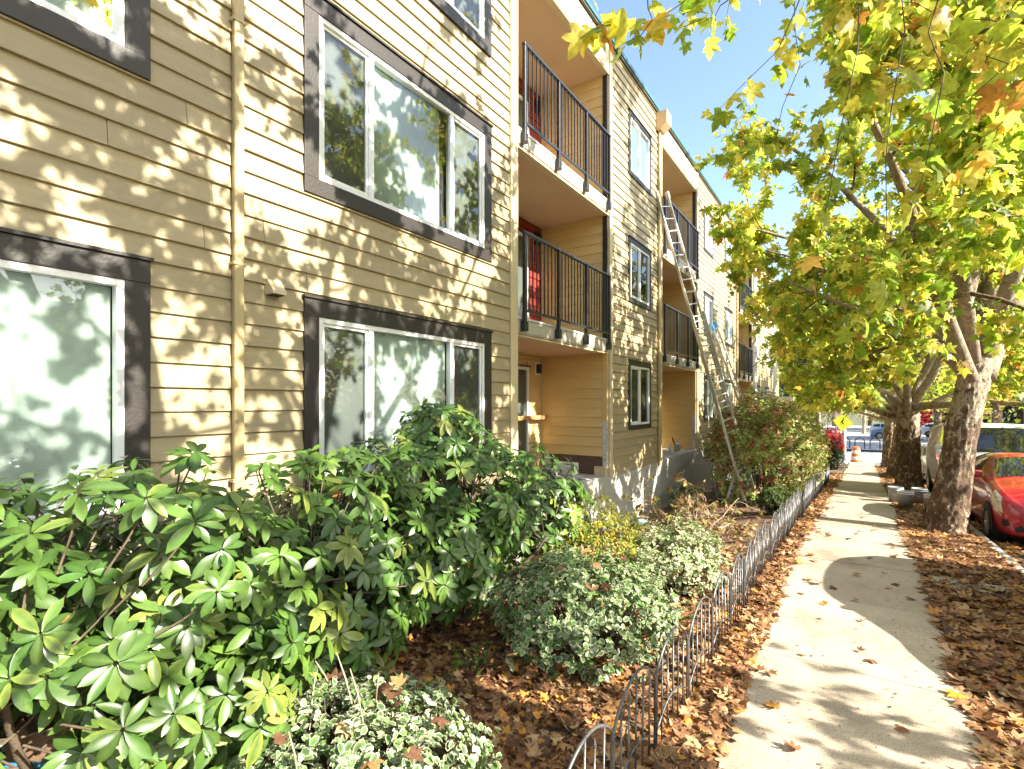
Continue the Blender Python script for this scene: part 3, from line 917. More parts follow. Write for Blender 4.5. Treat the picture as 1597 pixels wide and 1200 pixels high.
def sycamore(base, label, seed, limbs=None, trunk=None, rad=0.36, nbranch=7, ntwig=7, nleaf=20, hi=False, parts=0, size=0.17, n_limbs=6, reach=4.2, low=0.25, extra=None, twig_mesh=True, el=(0.35, 1.0), lift=None, more=None, group='sycamore street trees in the parking strip'):
    rg = random.Random(seed); rs = np.random.RandomState(seed)
    x, s = base; z0 = gz(x, s) - 0.03
    tr = empty('sycamore_tree', (x, s, z0), label, 'tree', group)
    if trunk is None:
        lean = Vector((rg.uniform(-.06, .1), rg.uniform(-.08, .08), 1))
        trunk = [Vector((x, s, z0)) + lean * h for h in (0, 0.12, 0.35, 0.8, 1.3, 1.8, 2.2, 2.6)]
        trad = [rad * k for k in (1.45, 1.25, 1.08, 0.98, 0.94, 0.95, 1.02, 0.8)]
    else:
        trunk, trad = trunk
    # denser rings, rough outline
    P = []; Rr = []
    n = 110
    for i in range(n + 1):
        t = i / n; f = t * (len(trunk) - 1); j = min(int(f), len(trunk) - 2); f -= j
        P.append(trunk[j].lerp(trunk[j + 1], f)); Rr.append(trad[j] * (1 - f) + trad[j + 1] * f)
    def wob(i, a, p):
        q = Vector((math.cos(a) * 1.3 + seed, math.sin(a) * 1.3, p.z * 1.1))
        flare = max(0, 1 - i / 16) * 0.16 * math.sin(a * 4 + seed)
        q2 = Vector((math.cos(a) * 6 + seed, math.sin(a) * 6, p.z * 6))
        flake = mnoise.noise(q2 * 1.3)
        flake = 0.05 if flake > 0.08 else (0.0 if flake > -0.15 else -0.035)
        return 1 + 0.12 * mnoise.noise(q) + 0.05 * mnoise.noise(q * 4.1) + flake + 0.04 * mnoise.noise(q2 * 3.1) + flare
    mt = MB(); mt.tube(P, Rr, 72, True, wob)
    fork = trunk[-1] - Vector((0, 0, 0.25))
    L = []
    if limbs is None:
        for i in range(n_limbs):
            a = 2 * math.pi * (i + rg.uniform(-.25, .25)) / n_limbs
            ev = rg.uniform(*el)
            d = Vector((math.cos(a) * math.cos(ev), math.sin(a) * math.cos(ev), math.sin(ev)))
            ln = reach * rg.uniform(0.8, 1.1) * (0.85 + 0.45 * math.sin(ev))
            pts = curve(fork + Vector((0, 0, rg.uniform(-.3, .2))), d, ln, 9, rg, 0.12, 0.03)
            r = rg.uniform(0.11, 0.16) * rad / 0.36
            q_ = np.array([tuple(p) for p in pts]); ppx, ppy, pcz = project(q_[:, 0], q_[:, 1], q_[:, 2])
            if lift is not None and lift > 0 and ((pcz > 0.2) & (pcz < 6.5) & (ppx < 1850) & (ppy > -260)).any(): continue
            cut = 10
            ok_ = open_air(q_, rs, 10)
            while cut > 4 and not ok_[cut - 1]: cut -= 1
            pts = pts[:cut]; m_ = len(pts) - 1
            L.append((pts, [r * (1 - 0.9 * k / m_) for k in range(m_ + 1)]))
    else:
        L = list(limbs)
    if more:
        for pts_, r_ in more:
            L.append((pts_, [r_ * (1 - 0.9 * k / (len(pts_) - 1)) for k in range(len(pts_))]))
    for pts, rr in L: mt.tube(pts, rr, 12, True, lambda i, a, p: 1 + 0.10 * mnoise.noise(Vector((math.cos(a) * 2, math.sin(a) * 2, p.z * 3 + p.y))))
    me = mt.mesh('trunk', smooth=True)
    zz = np.empty(len(me.vertices) * 3, dtype=np.float32); me.vertices.foreach_get("co", zz); zz = zz.reshape(-1, 3)
    young = np.clip((zz[:, 2] - z0 - 1.5) / 2.4, 0, 1)
    a_ = me.color_attributes.new("Col", 'FLOAT_COLOR', 'POINT')
    c4 = np.ones((len(zz), 4), dtype=np.float32); c4[:, 0] = c4[:, 1] = c4[:, 2] = young
    a_.data.foreach_set("color", c4.ravel())
    mesh_obj('trunk', me, tr, M['bark'])
    # branches and twigs
    bm_ = MB(); LT = []; LD = []
    twigs = []
    for pts, rr in L:
        for k in range(nbranch):
            t = 0.28 + 0.72 * (k + rg.random()) / nbranch
            p, d = along(pts, min(t, 0.999))
            bd = turn(d, rg.uniform(0.5, 1.25), rg)
            bd = (bd + Vector((0, 0, rg.uniform(-low, 0.45)))).normalized()
            bl = rg.uniform(1.1, 2.1) * (1.15 - 0.35 * t)
            bp = curve(p, bd, bl, 6, rg, 0.20, -0.02)
            r0 = rr[min(len(rr) - 1, int(t * (len(rr) - 1)))] * 0.45
            bm_.tube(bp, [max(0.006, r0 * (1 - 0.8 * q / 6)) for q in range(7)], 6, False)
            twigs.append((bp, 0.35, 1.0, nleaf // 2))
            for q in range(ntwig):
                tt = 0.2 + 0.8 * (q + rg.random()) / ntwig
                tp, td = along(bp, min(tt, 0.999))
                td = turn(td, rg.uniform(0.4, 1.2), rg)
                tw_ = curve(tp, td, rg.uniform(0.45, 1.05), 5, rg, 0.22, -0.13)
                twigs.append((tw_, 0.1, 1.0, nleaf))
    if extra:
        for pts, nl in extra: twigs.append((pts, 0.05, 1.0, nl))
    P_, D_ = [], []
    for pts, t0, t1, nl in twigs:
        mid = np.array([tuple(pts[-1])])
        if not open_air(mid, rs)[0] and not (extra and any(pts is q[0] for q in extra)): continue
        if len(pts) == 6 and twig_mesh: bm_.tube(pts, [0.005, 0.0042, 0.0036, 0.003, 0.0024, 0.0016], 4, False)
        for q in range(nl):
            p, d = along(pts, min(0.999, t0 + (t1 - t0) * (q + rg.random()) / nl))
            P_.append(p); D_.append(d)
    if bm_.v: tag(bm_.build('branches', M['twig' if hi else 'bark'], tr, smooth=True), kind='stuff')
    P_ = np.array([tuple(p) for p in P_]); D_ = np.array([tuple(d) for d in D_]); n = len(P_)
    off = unit(rs, n); off[:, 2] -= 0.45; off /= np.linalg.norm(off, axis=1, keepdims=True)
    T = P_ + off * rs.uniform(0.03, 0.10, (n, 1))
    keep = open_air(T, rs) if not extra else (open_air(T, rs) | np.isin(np.arange(n), np.arange(n - sum(q[1] for q in extra), n)))
    if lift is not None:
        # foliage is thinned, mostly out of view, to let sun onto the wall and beds
        hw = T[:, 2] - EYE - (T[:, 0] + 3.95) * 0.62
        pr = np.clip((lift - hw) / 1.0, 0, 1) * np.where(hw < -0.5, 0.96, 0.80)
        px_, py_, cz_ = project(T[:, 0], T[:, 1], T[:, 2])
        if lift < 0: pr = np.where(T[:, 0] > 0.9, pr, 0.0) * 0.72
        vis = (cz_ > 0) & (px_ < 1600) & (px_ > 900) & (py_ > -20) & ((lift > 0) | ((px_ > 1500) & (rs.rand(n) < 0.7)))
        ex_ = np.zeros(n, bool)
        if extra: ex_[n - sum(q[1] for q in extra):] = True
        keep &= ~((rs.rand(n) < pr) & ~vis & ~ex_)
    T = T[keep]; off = off[keep]; D_ = D_[keep]; n = len(T)
    ld = off + 0.35 * D_ + np.array([0, 0, -0.45])
    nn = rs.normal(0, 0.65, (n, 3)) + np.array([0.35, 0, 0.75])
    R = frames(ld, nn); sc = size * np.clip(rs.normal(1.0, 0.32, n), 0.4, 1.75)
    col = pick(rs, n, SYC)
    # leaf colours are mixed at random through the crown
    if parts:
        px, py, cz = project(T[:, 0], T[:, 1], T[:, 2])
        show = (cz > 0.3) & (px > 0) & (px < 1597) & (py > 0) & (py < 1200)
        score = np.where(show, sc / np.maximum(cz, 0.3), -1)
        order = np.argsort(-score)[:min(parts, int(show.sum()))]
        leaf_objects('leaf', [PALM_HI, palmate(True, 0.5, 0.03, 3)], SYC, R[order], T[order], sc[order], M['leaf'], tr, seed=seed, shades=9)
        rest = np.ones(n, bool); rest[order] = False
    else:
        rest = np.ones(n, bool)
    V, F, C = inst(*(PALM_HI if hi else PALM_LO), R[rest], T[rest], sc[rest], col[rest])
    cr = mesh_obj('crown', np_mesh('crown', V, F, C, smooth=False), tr, M['leaf'])
    if parts: tag(cr, kind='stuff')
    return tr

# the sycamore whose trunk stands by the red car, limbs placed by hand
zc = 8.45
def px_path(L, dz=0.0):
    pts = [at(a, b, zc + c) for a, b, c, r in L]; rad = [0.78 * r / FPX * zc for a, b, c, r in L]
    # resample smoothly
    P, R_ = [], []
    for i in range(len(pts) - 1):
        for k in range(3):
            f = k / 3; P.append(pts[i].lerp(pts[i + 1], f)); R_.append(rad[i] * (1 - f) + rad[i + 1] * f)
    P.append(pts[-1]); R_.append(rad[-1])
    return P, R_
trunk1 = px_path([(1474, 836, 0, 42), (1475, 820, 0, 34), (1479, 790, 0, 30), (1489, 740, 0, 26), (1498, 690, 0, 24), (1507, 640, 0, 24), (1515, 605, 0, 26), (1522, 575, 0, 25), (1528, 555, 0, 19)])
limbs1 = [px_path([(1514, 596, 0, 13), (1492, 566, -.1, 12), (1455, 538, -.2, 10), (1410, 512, -.3, 8), (1360, 492, -.4, 6), (1300, 470, -.5, 3.5), (1230, 440, -.6, 2)]),
          px_path([(1520, 580, .3, 9), (1440, 480, .6, 8), (1340, 410, .8, 6), (1240, 375, 1.0, 4), (1150, 350, 1.2, 2)]),
          px_path([(1520, 580, .6, 9), (1430, 500, 1.8, 7), (1330, 440, 3.0, 5), (1230, 400, 4.0, 3), (1150, 380, 4.6, 2)]),
          px_path([(1503, 606, -.25, 10), (1501, 560, -.3, 9), (1502, 500, -.3, 9), (1512, 440, -.3, 14), (1520, 390, -.3, 16), (1545, 320, -.3, 14), (1585, 240, -.3, 12), (1620, 150, -.2, 9), (1640, 20, 0, 6)]),
          px_path([(1536, 590, .1, 17), (1556, 540, .2, 14), (1600, 500, .4, 12), (1660, 470, .7, 8), (1740, 450, 1, 4)]),
          px_path([(1528, 570, .2, 18), (1548, 480, .4, 16), (1575, 380, .6, 14), (1600, 280, .8, 11), (1610, 120, 1.0, 7), (1600, -80, 1.1, 4)]),
          px_path([(1524, 575, .4, 14), (1515, 490, 1.2, 12), (1480, 400, 2.2, 10), (1440, 320, 3.2, 7), (1400, 240, 4.0, 4)]),
          px_path([(1514, 590, -.3, 12), (1480, 500, -1.0, 10), (1440, 380, -1.6, 8), (1390, 250, -2.2, 6), (1330, 130, -2.6, 4)]),
          px_path([(1520, 580, .2, 12), (1460, 470, .9, 10), (1380, 360, 1.4, 8), (1290, 270, 1.8, 5), (1190, 200, 2.0, 3)]),
          px_path([(1530, 580, .5, 14), (1580, 520, 1.6, 10), (1640, 480, 3.0, 6), (1680, 440, 4.0, 3)]),
          px_path([(1520, 570, 0, 12), (1500, 420, -1.4, 10), (1520, 220, -2.6, 8), (1500, -40, -3.4, 5)]),
          px_path([(1520, 585, .6, 12), (1470, 520, 2.0, 9), (1400, 450, 3.4, 6), (1330, 420, 4.4, 3)]),
          px_path([(1530, 560, .3, 16), (1560, 380, .2, 13), (1580, 100, .0, 10), (1560, -200, -.3, 7), (1540, -420, -.5, 4)]),  # from here on, high limbs reaching out of view, added to shade the facade
          px_path([(1525, 560, .3, 14), (1530, 360, 1.2, 12), (1500, 80, 2.4, 9), (1450, -160, 3.4, 6), (1420, -300, 4, 3)]),
          px_path([(1530, 565, 0, 14), (1590, 400, -1.0, 12), (1680, 100, -1.8, 9), (1800, -200, -2.4, 5)]),
          px_path([(1530, 565, .3, 14), (1640, 380, .8, 12), (1760, 150, 1.4, 8), (1850, -60, 2.0, 4)])]
b1 = trunk1[0][0]
sycamore((b1.x, b1.y), 'big sycamore with flaky brown and cream trunk beside the red hatchback', 31, limbs=limbs1, trunk=trunk1, nbranch=8, ntwig=8, nleaf=34, hi=False, parts=300, size=0.128, low=0.5, lift=-0.7)

# the sycamore just out of view on the right; its low boughs hang into the top of the picture
hang_r = random.Random(12)
def hang(L, n=6):
    pts = [at(a, b, c) for a, b, c in L]; out = []
    for i in range(n):
        f = i / (n - 1) * (len(pts) - 1); j = min(int(f), len(pts) - 2)
        out.append(pts[j].lerp(pts[j + 1], f - j) + Vector((hang_r.gauss(0, 1), hang_r.gauss(0, 1), hang_r.gauss(0, .6))) * 0.045 * (1 if 0 < i else 0))
    return out
extra0 = [(hang([(1130, -60, 3.0), (1050, 10, 3.0), (985, 25, 3.0), (930, 45, 3.0), (880, 30, 3.0)]), 17),
          (hang([(1010, 0, 3.05), (985, 40, 3.0), (975, 70, 3.0)]), 7),
          (hang([(1200, -40, 3.2), (1120, 20, 3.2), (1060, 40, 3.2)]), 12),
          (hang([(1270, -60, 3.3), (1200, 60, 3.3), (1150, 150, 3.4), (1110, 190, 3.4)]), 14),
          (hang([(1400, -60, 2.9), (1390, 120, 2.9), (1370, 300, 2.9), (1362, 420, 2.9)]), 10),
          (hang([(1480, -60, 3.0), (1450, 120, 3.0), (1460, 240, 3.0), (1440, 330, 3.0)]), 14),
          (hang([(1560, -60, 3.2), (1540, 100, 3.2), (1500, 190, 3.2)]), 12),
          (hang([(1340, -60, 3.6), (1330, 200, 3.6), (1300, 330, 3.6), (1290, 470, 3.6)]), 12),
          (hang([(1240, -40, 4.2), (1230, 140, 4.2), (1200, 290, 4.2)]), 14)]
# unseen leaf sprays added along the sun line to shade the near sidewalk
_rb = random.Random(5)
for _k in range(16):
    _p = Vector((_rb.uniform(3.4, 6.2), _rb.uniform(2.3, 4.3), 0)); _p.z = EYE - 1.93 + _p.x * 0.625 + _rb.uniform(-0.25, 0.3)
    extra0.append((curve(_p, (_rb.gauss(0, 1), _rb.gauss(0, 1), 0.1), 0.7, 5, _rb, 0.25), 10))
sycamore((1.42, 2.6), 'sycamore by the white parked car, its low boughs hanging over the sidewalk', 44, rad=0.34, nbranch=8, ntwig=8, nleaf=22, hi=True, parts=300, size=0.125, n_limbs=11, reach=4.9, low=0.25, extra=extra0, el=(0.75, 1.2), lift=1.5, more=[(curve(a_, d_, l_, 9, hang_r, 0.09, 0.02), 0.075) for a_, d_, l_ in (((1.45, 2.9, 3.4), (-0.12, 0.80, 0.50), 5.6), ((1.5, 2.9, 3.5), (0.10, 0.78, 0.62), 5.2), ((1.45, 2.8, 3.6), (-0.28, 0.70, 0.70), 4.8), ((1.6, 2.9, 3.3), (0.35, 0.85, 0.45), 5.0))])
lab = ['sycamore behind the paint buckets, trunk flaking to pale bark', 'sycamore between the white van and the sidewalk, second beyond the buckets', 'thin dark trunked sycamore nearest the orange traffic barrel']
for k, (x, s, r, sd) in enumerate(((1.30, 18.6, 0.28, 51), (1.34, 25.4, 0.27, 52), (1.36, 32.0, 0.23, 53))):
    sycamore((x, s), lab[k], sd, rad=r, nbranch=8, ntwig=7, nleaf=30, size=0.150, n_limbs=13, reach=5.2, low=0.7, twig_mesh=(k == 0), el=(0.2, 1.25), lift=-0.9)
sycamore((1.55, -5.2), 'sycamore of the street row up the street beyond the white hatchback', 55, nbranch=7, ntwig=7, nleaf=15, size=0.16, n_limbs=10, reach=4.8, twig_mesh=False, lift=1.5, el=(0.5, 1.25))

# ------------------------------------------------------------------ low iron fence
fence = empty('garden_fence', (-0.92, 5, gz(-0.92, 5)), 'low black iron hoop fence edging the planting bed', 'fence')
PW = 0.60
BAR = MB().tube([(0, 0, 0), (0, 0, 1)], 0.0052, 6).mesh('fence_bar', smooth=True); BAR.materials.append(M['fence'])
def fx(s): return -0.93 + 0.0095 * s + 0.012 * math.sin(s * 1.7)
rf = random.Random(2)
s = 0.35; pi_ = 0
while s < 20.0:
    ga, gb = bed(fx(s), s) + 0.02, bed(fx(s + PW), s + PW) + 0.02
    gm = (ga + gb) / 2
    tilt = rf.uniform(-0.03, 0.03); hgt = rf.uniform(-0.015, 0.02)
    def P(u, h): 
        t = s + PW * u
        return Vector((fx(t) + tilt * h, t, ga + (gb - ga) * u + h + hgt))
    def archh(u): return 0.42 + 0.15 * math.sin(math.pi * u) ** 0.75
    n = 12
    mb = MB(); mb.tube([P(0.015, -0.05)] + [P(0.015 + 0.97 * k / n, archh(k / n)) for k in range(n + 1)] + [P(0.985, -0.05)], 0.0075, 6)
    mb.build('hoop_rail', M['fence'], fence, smooth=True)
    mb = MB(); mb.tube([P(0.02 + 0.96 * k / n, 0.10 + 0.10 * math.sin(math.pi * k / n)) for k in range(n + 1)], 0.006, 5)
    mb.build('lower_rail', M['fence'], fence, smooth=True)
    for k in range(1, 6):
        u = k / 6
        top = archh(u) if k % 2 == 1 else archh(u) - 0.075
        a, b = P(u, -0.06), P(u, top)
        o = bpy.data.objects.new('fence_bar', BAR); COL.objects.link(o)
        o.location = a; o.scale = (1, 1, (b - a).length); o.rotation_euler = (b - a).to_track_quat('Z', 'Y').to_euler()
        setpar(o, fence)
        if k % 2 == 0:
            mb = MB(); mb.lathe([(0.005, -0.012), (0.009, -0.004), (0.006, 0.012), (0.0, 0.034)], tuple(b), 6); mb.build('spear_tip', M['fence'], fence, smooth=True)
    s += PW + 0.012; pi_ += 1

# ------------------------------------------------------------------ shrubs
LANCE = lance()
RH = [(0.42, (0.040, 0.092, 0.013)), (0.33, (0.062, 0.128, 0.017)), (0.18, (0.105, 0.185, 0.027)), (0.07, (0.19, 0.23, 0.04))]
RH_MID = [(1.0, (0.085, 0.15, 0.035))]
def rhododendron(base, rad, label, seed, nros, hmin, leaf=0.135, lobes=None, parts=300, lum=1.0):
    rs = np.random.RandomState(seed); rg = random.Random(seed)
    x, s = base; zb = bed(x, s)
    root = empty('rhododendron', (x, s, zb), label, 'shrub', 'rhododendrons along the wall')
    cen = np.array([x, s, zb]); st = MB()
    R_, T_, S_, C_ = [], [], [], []
    stems = []
    for k in range(9):
        a = 2 * math.pi * k / 9 + rg.uniform(-.3, .3); ev = rg.uniform(0.75, 1.35)
        d = Vector((math.cos(a) * math.cos(ev) * 0.6, math.sin(a) * math.cos(ev), math.sin(ev)))
        p = Vector((x + rg.uniform(-.25, .05), s + rg.uniform(-.5, .5) * rad[1], zb - 0.05))
        pts = curve(p, d, rad[2] * rg.uniform(0.5, 0.75), 7, rg, 0.14, 0.05)
        st.tube(pts, [0.024 * (1 - 0.07 * q) for q in range(8)], 7, False); stems.append(pts)
    centres = []
    tries = 0
    while len(centres) < nros and tries < nros * 30:
        tries += 1
        u = unit(rs, 1)[0]
        q = rs.uniform(0.55, 1.0) ** 0.6 if rs.rand() < 0.75 else rs.uniform(0.3, 0.8)
        if lobes:
            lc, lr = lobes[rs.randint(len(lobes))]
            p = np.array([x + lc[0], s + lc[1], zb + lc[2]]) + u * np.array(lr) * q
        else:
            p = cen + np.array([0, 0, rad[2] * 0.52]) + u * np.array([rad[0], rad[1], rad[2] * 0.52]) * q
        if p[2] < zb + hmin or p[0] < -D + 0.12: continue
        bpx, bpy_, bcz = project(p[0], p[1], p[2])
        if -60 < bpx < 125 and bpy_ > 1085 and bcz < 2.2: continue       # room for the cardboard box
        if any(np.sum((p - c[0]) ** 2) < 0.072 ** 2 for c in centres): continue
        centres.append((p, u))
    for p, u in centres:
        axis = u * np.array([0.75, 0.75, 0.5]) + np.array([0.28, -0.12, 0.55]); axis /= np.linalg.norm(axis)
        # twig to the nearest stem
        best = min((v for t in stems for v in t[2:]), key=lambda v: (v.x - p[0]) ** 2 + (v.y - p[1]) ** 2 + (v.z - p[2]) ** 2)
        b = Vector(p); mid = best.lerp(b, 0.5) + Vector((0, 0, -0.06))
        inn = b - Vector(axis) * 0.05; dn = (best - inn); dn = dn.normalized() * min(dn.length, 0.22) + Vector((0, 0, -0.05))
        st.tube([inn + dn, inn + dn * 0.5 + Vector((0, 0, -0.01)), inn, b], [0.005, 0.0045, 0.004, 0.0035], 5, False)
        n = rg.randint(8, 12); a0 = rg.random() * 6.28
        tmp = np.cross(axis, [0.3, 0.2, 0.9]); tmp /= np.linalg.norm(tmp); t2 = np.cross(axis, tmp)
        col = pick(rs, 1, RH)[0] * lum
        for k in range(n):
            a = a0 + k * 2.399
            lift = rg.uniform(-0.30, 0.30) + (0.45 if k > n - 4 else 0.0)
            rad_d = tmp * math.cos(a) + t2 * math.sin(a)
            d = rad_d + axis * lift + np.array([0, 0, -0.14])
            R_.append((d, axis - rad_d * lift * 0.5)); T_.append(p + rad_d * 0.008 + axis * rg.uniform(-0.02, 0.02))
            S_.append(leaf * rg.uniform(0.68, 1.18) * (0.75 if k > n - 4 else 1)); C_.append(col * rg.uniform(0.85, 1.2))
    st.build('stems', M['stem'], root, smooth=True)
    d = np.array([r[0] for r in R_]); nn = np.array([r[1] for r in R_]); R = frames(d, nn); T = np.array(T_); S = np.array(S_); C = np.array(C_)
    px, py, cz = project(T[:, 0], T[:, 1], T[:, 2])
    score = np.where((cz > 0.3) & (px > -30) & (px < 1620) & (py < 1220), S / np.maximum(cz, .3) * (1 + 0.6 * (T[:, 0] - x)), -1)
    order = np.argsort(-score)[:parts]
    pal = [(w, tuple(np.array(c) * lum)) for w, c in RH]
    leaf_objects('leaf', [(LANCE[0], LANCE[1]), lance(0.20, 0.16, 0.34)[:2], lance(0.165, 0.2, 0.1)[:2]], pal, R[order], T[order], S[order], M['rhodo'], root, tw=LANCE[2], pal2=[(1, tuple(np.array(RH_MID[0][1]) * lum))], seed=seed, shades=6)
    rest = np.ones(len(T), bool); rest[order] = False
    V, F, Cc = inst(LANCE[0], LANCE[1], R[rest], T[rest], S[rest], C[rest], LANCE[2], C[rest] * 0.5 + 0.5 * np.array(RH_MID[0][1]) * lum)
    tag(mesh_obj('foliage', np_mesh('foliage', V, F, Cc, smooth=True), root, M['rhodo']), kind='stuff')
    # a few dead yellow and orange leaves caught in it
    idx = rs.choice(len(T), 9, replace=False)
    leaf_objects('dead_leaf', [PALM_HI, (LANCE[0], LANCE[1])], [(1, (0.45, 0.20, 0.05)), (1, (0.50, 0.32, 0.08))], R[idx], T[idx] + np.array([0.02, 0, 0.04]), S[idx] * 0.9, M['litter'], root, seed=seed + 1, shades=2)
    return root
rhododendron((-2.95, 1.15), (0.95, 1.75, 1.9), 'broad dark green rhododendron under the ground floor window by the downspout', 61, 1500, 0.10,
             lobes=[((0.0, -1.1, 1.0), (0.85, 0.95, 0.85)), ((0.15, -0.1, 0.95), (0.85, 0.9, 0.83)), ((0.0, 0.95, 0.85), (0.78, 0.85, 0.85)), ((0.24, -0.3, 0.50), (0.6, 1.2, 0.46)), ((0.20, -0.8, 0.75), (0.6, 0.6, 0.5)), ((-0.1, 0.3, 0.8), (0.5, 1.3, 0.6)), ((-0.2, 1.6, 0.95), (0.6, 0.6, 0.75))], leaf=0.118)
rhododendron((-3.05, 3.9), (0.85, 1.35, 2.0), 'tall rhododendron with a topmost spray in front of the three light window', 62, 620, 0.30,
             lobes=[((0.0, -0.35, 1.15), (0.75, 0.85, 0.75)), ((0.1, 0.55, 1.0), (0.75, 0.85, 0.65)), ((-0.15, -0.3, 1.70), (0.42, 0.45, 0.35)), ((0.15, 1.25, 0.72), (0.55, 0.65, 0.48)), ((0.1, -0.6, 0.75), (0.6, 0.6, 0.5))], leaf=0.132, lum=1.15)

OVAL = oval()
RHOMB = rhomb()
def mound(name, base, rad, label, cat, seed, n, leaf, pal, pal2=None, mat='euonymus', group=None, parts=0, z_lift=0.0, sprig=7, bumps=0.30, lobes=None, stems=True, flat=False, hmin=0.02, pale_frac=0.25):
    rs = np.random.RandomState(seed); rg = random.Random(seed)
    x, s = base; zb = gz(x, s)
    root = empty(name, (x, s, zb), label, cat, group)
    ns = n // sprig
    u = unit(rs, ns); u[:, 2] = np.abs(u[:, 2]) * np.sign(rs.uniform(-0.25, 1, ns))
    q = np.where(rs.rand(ns) < 0.8, rs.uniform(0.86, 1.02, ns), rs.uniform(0.45, 0.9, ns))
    nz = np.array([mnoise.noise(Vector(v) * 2.6 + Vector((seed, 0, 0))) + 0.5 * mnoise.noise(Vector(v) * 6.5 + Vector((seed, 3, 0))) for v in u])
    q = q * (1 + bumps * nz)
    P = np.array([x, s, zb + rad[2] * 0.42]) + u * q[:, None] * np.array([rad[0], rad[1], rad[2] * 0.58])
    ok = P[:, 2] > np.array([gz(p[0], p[1]) for p in P]) + hmin
    P = P[ok]; u = u[ok]; ns = len(P)
    ax = u * np.array([0.7, 0.7, 0.6]) + np.array([0.1, 0, 0.55]) + rs.normal(0, 0.25, (ns, 3)); ax /= np.linalg.norm(ax, axis=1, keepdims=True)
    if stems:
        st = MB()
        for k in range(0, ns, max(1, ns // 160)):
            p = Vector(P[k]); b = Vector((x + (p.x - x) * 0.25, s + (p.y - s) * 0.25, zb - 0.02))
            st.tube([b, b.lerp(p, 0.6) + Vector((0, 0, 0.05 * rad[2])), p], [0.008, 0.005, 0.002], 4, False)
        st.build('stems', M['stem'], root, smooth=True)
    T = np.repeat(P, sprig, axis=0); A = np.repeat(ax, sprig, axis=0); m = len(T)
    rd = unit(rs, m); rd -= A * np.sum(rd * A, axis=1, keepdims=True); rd /= np.maximum(np.linalg.norm(rd, axis=1, keepdims=True), 1e-6)
    T = T + A * rs.uniform(-0.9, 0.9, (m, 1)) * leaf + rd * leaf * 0.15
    dd = rd + A * rs.uniform(-0.1, 0.7, (m, 1)); R = frames(dd, A + rs.normal(0, 0.2, (m, 3)))
    S = leaf * rs.uniform(0.65, 1.25, m)
    spc = np.repeat(rs.uniform(0.8, 1.2, (ns, 1)), sprig, axis=0)
    C = np.repeat(pick(rs, ns, pal), sprig, axis=0) * rs.uniform(0.82, 1.2, (m, 1))
    C = np.clip(C, 0, 0.75)
    if pal2 is not None:
        C2 = pick(rs, m, pal2)
        pale = np.repeat(rs.rand(ns) < pale_frac, sprig)
        C[pale] = C[pale] * 0.35 + C2[pale] * 0.65
    rest = np.ones(m, bool)
    if parts:
        px, py, cz = project(T[:, 0], T[:, 1], T[:, 2])
        score = np.where((cz > .3) & (py < 1210), S / np.maximum(cz, .3) + 0.002 * A[:, 2], -1)
        order = np.argsort(-score)[:parts]; rest[order] = False
        if pal2 is not None:
            leaf_objects('leaf', [OVAL[:2]], pal, R[order], T[order], S[order], M[mat], root, tw=OVAL[2], pal2=pal2, seed=seed, shades=8)
        else:
            leaf_objects('leaf', [RHOMB], pal, R[order], T[order], S[order], M[mat], root, seed=seed, shades=8)
    if pal2 is not None: V, F, Cc = inst(OVAL[0], OVAL[1], R[rest], T[rest], S[rest], C[rest], OVAL[2], C2[rest])
    else: V, F, Cc = inst(*RHOMB, R[rest], T[rest], S[rest], C[rest])
    f = mesh_obj('foliage', np_mesh('foliage', V, F, Cc, smooth=False), root, M[mat])
    tag(f, kind='stuff')
    return root, T
EU = [(0.6, (0.06, 0.13, 0.03)), (0.4, (0.10, 0.19, 0.045))]
EU2 = [(0.7, (0.60, 0.60, 0.42)), (0.12, (0.26, 0.34, 0.11)), (0.18, (0.66, 0.64, 0.50))]
EU_PALE = [(0.6, (0.64, 0.62, 0.42)), (0.4, (0.48, 0.50, 0.26))]
EU_GREEN = [(0.2, (0.14, 0.25, 0.06)), (0.8, (0.58, 0.59, 0.38))]
mound('euonymus', (-2.04, 1.54), (0.66, 0.68, 0.50), 'cream edged euonymus mound with dry grass stalks at the foot of the broad rhododendron', 'shrub', 71, 8500, 0.042, EU, EU2, group='variegated euonymus mounds in the mulch bed', parts=300)
mound('euonymus', (-1.80, 3.72), (0.70, 0.72, 0.74), 'darker green variegated euonymus mound in the middle of the bed', 'shrub', 72, 7500, 0.046, EU, EU_GREEN, group='variegated euonymus mounds in the mulch bed', parts=300)
mound('euonymus', (-1.62, 5.55), (0.52, 0.72, 0.66), 'palest creamy white euonymus mound touching the iron fence', 'shrub', 73, 6000, 0.042, EU, EU_PALE, pale_frac=0.6, group='variegated euonymus mounds in the mulch bed')
YG = [(0.5, (0.26, 0.27, 0.03)), (0.3, (0.34, 0.29, 0.035)), (0.2, (0.15, 0.20, 0.03))]
mound('spirea_bush', (-2.45, 5.15), (0.62, 0.78, 0.95), 'yellow green spirea bush between the tall rhododendron and the pale euonymus', 'shrub', 74, 7000, 0.04, YG, mat='shrub', bumps=0.3)
BB = [(0.42, (0.32, 0.40, 0.10)), (0.30, (0.54, 0.56, 0.24)), (0.10, (0.36, 0.07, 0.06)), (0.12, (0.55, 0.27, 0.17)), (0.08, (0.12, 0.17, 0.04))]
mound('burning_bush', (-2.05, 14.9), (1.25, 2.1, 2.62), 'large rounded burning bush with red tipped leaves behind the leaning ladder', 'shrub', 75, 27000, 0.098, BB, mat='shrub', bumps=0.22)
mound('burning_bush', (-1.75, 18.2), (1.05, 2.0, 2.55), 'paler burning bush beyond the red tipped one, nearer the fence end', 'shrub', 76, 20000, 0.098, [(0.5, (0.38, 0.45, 0.13)), (0.38, (0.56, 0.54, 0.25)), (0.12, (0.48, 0.20, 0.12))], mat='shrub', bumps=0.22)
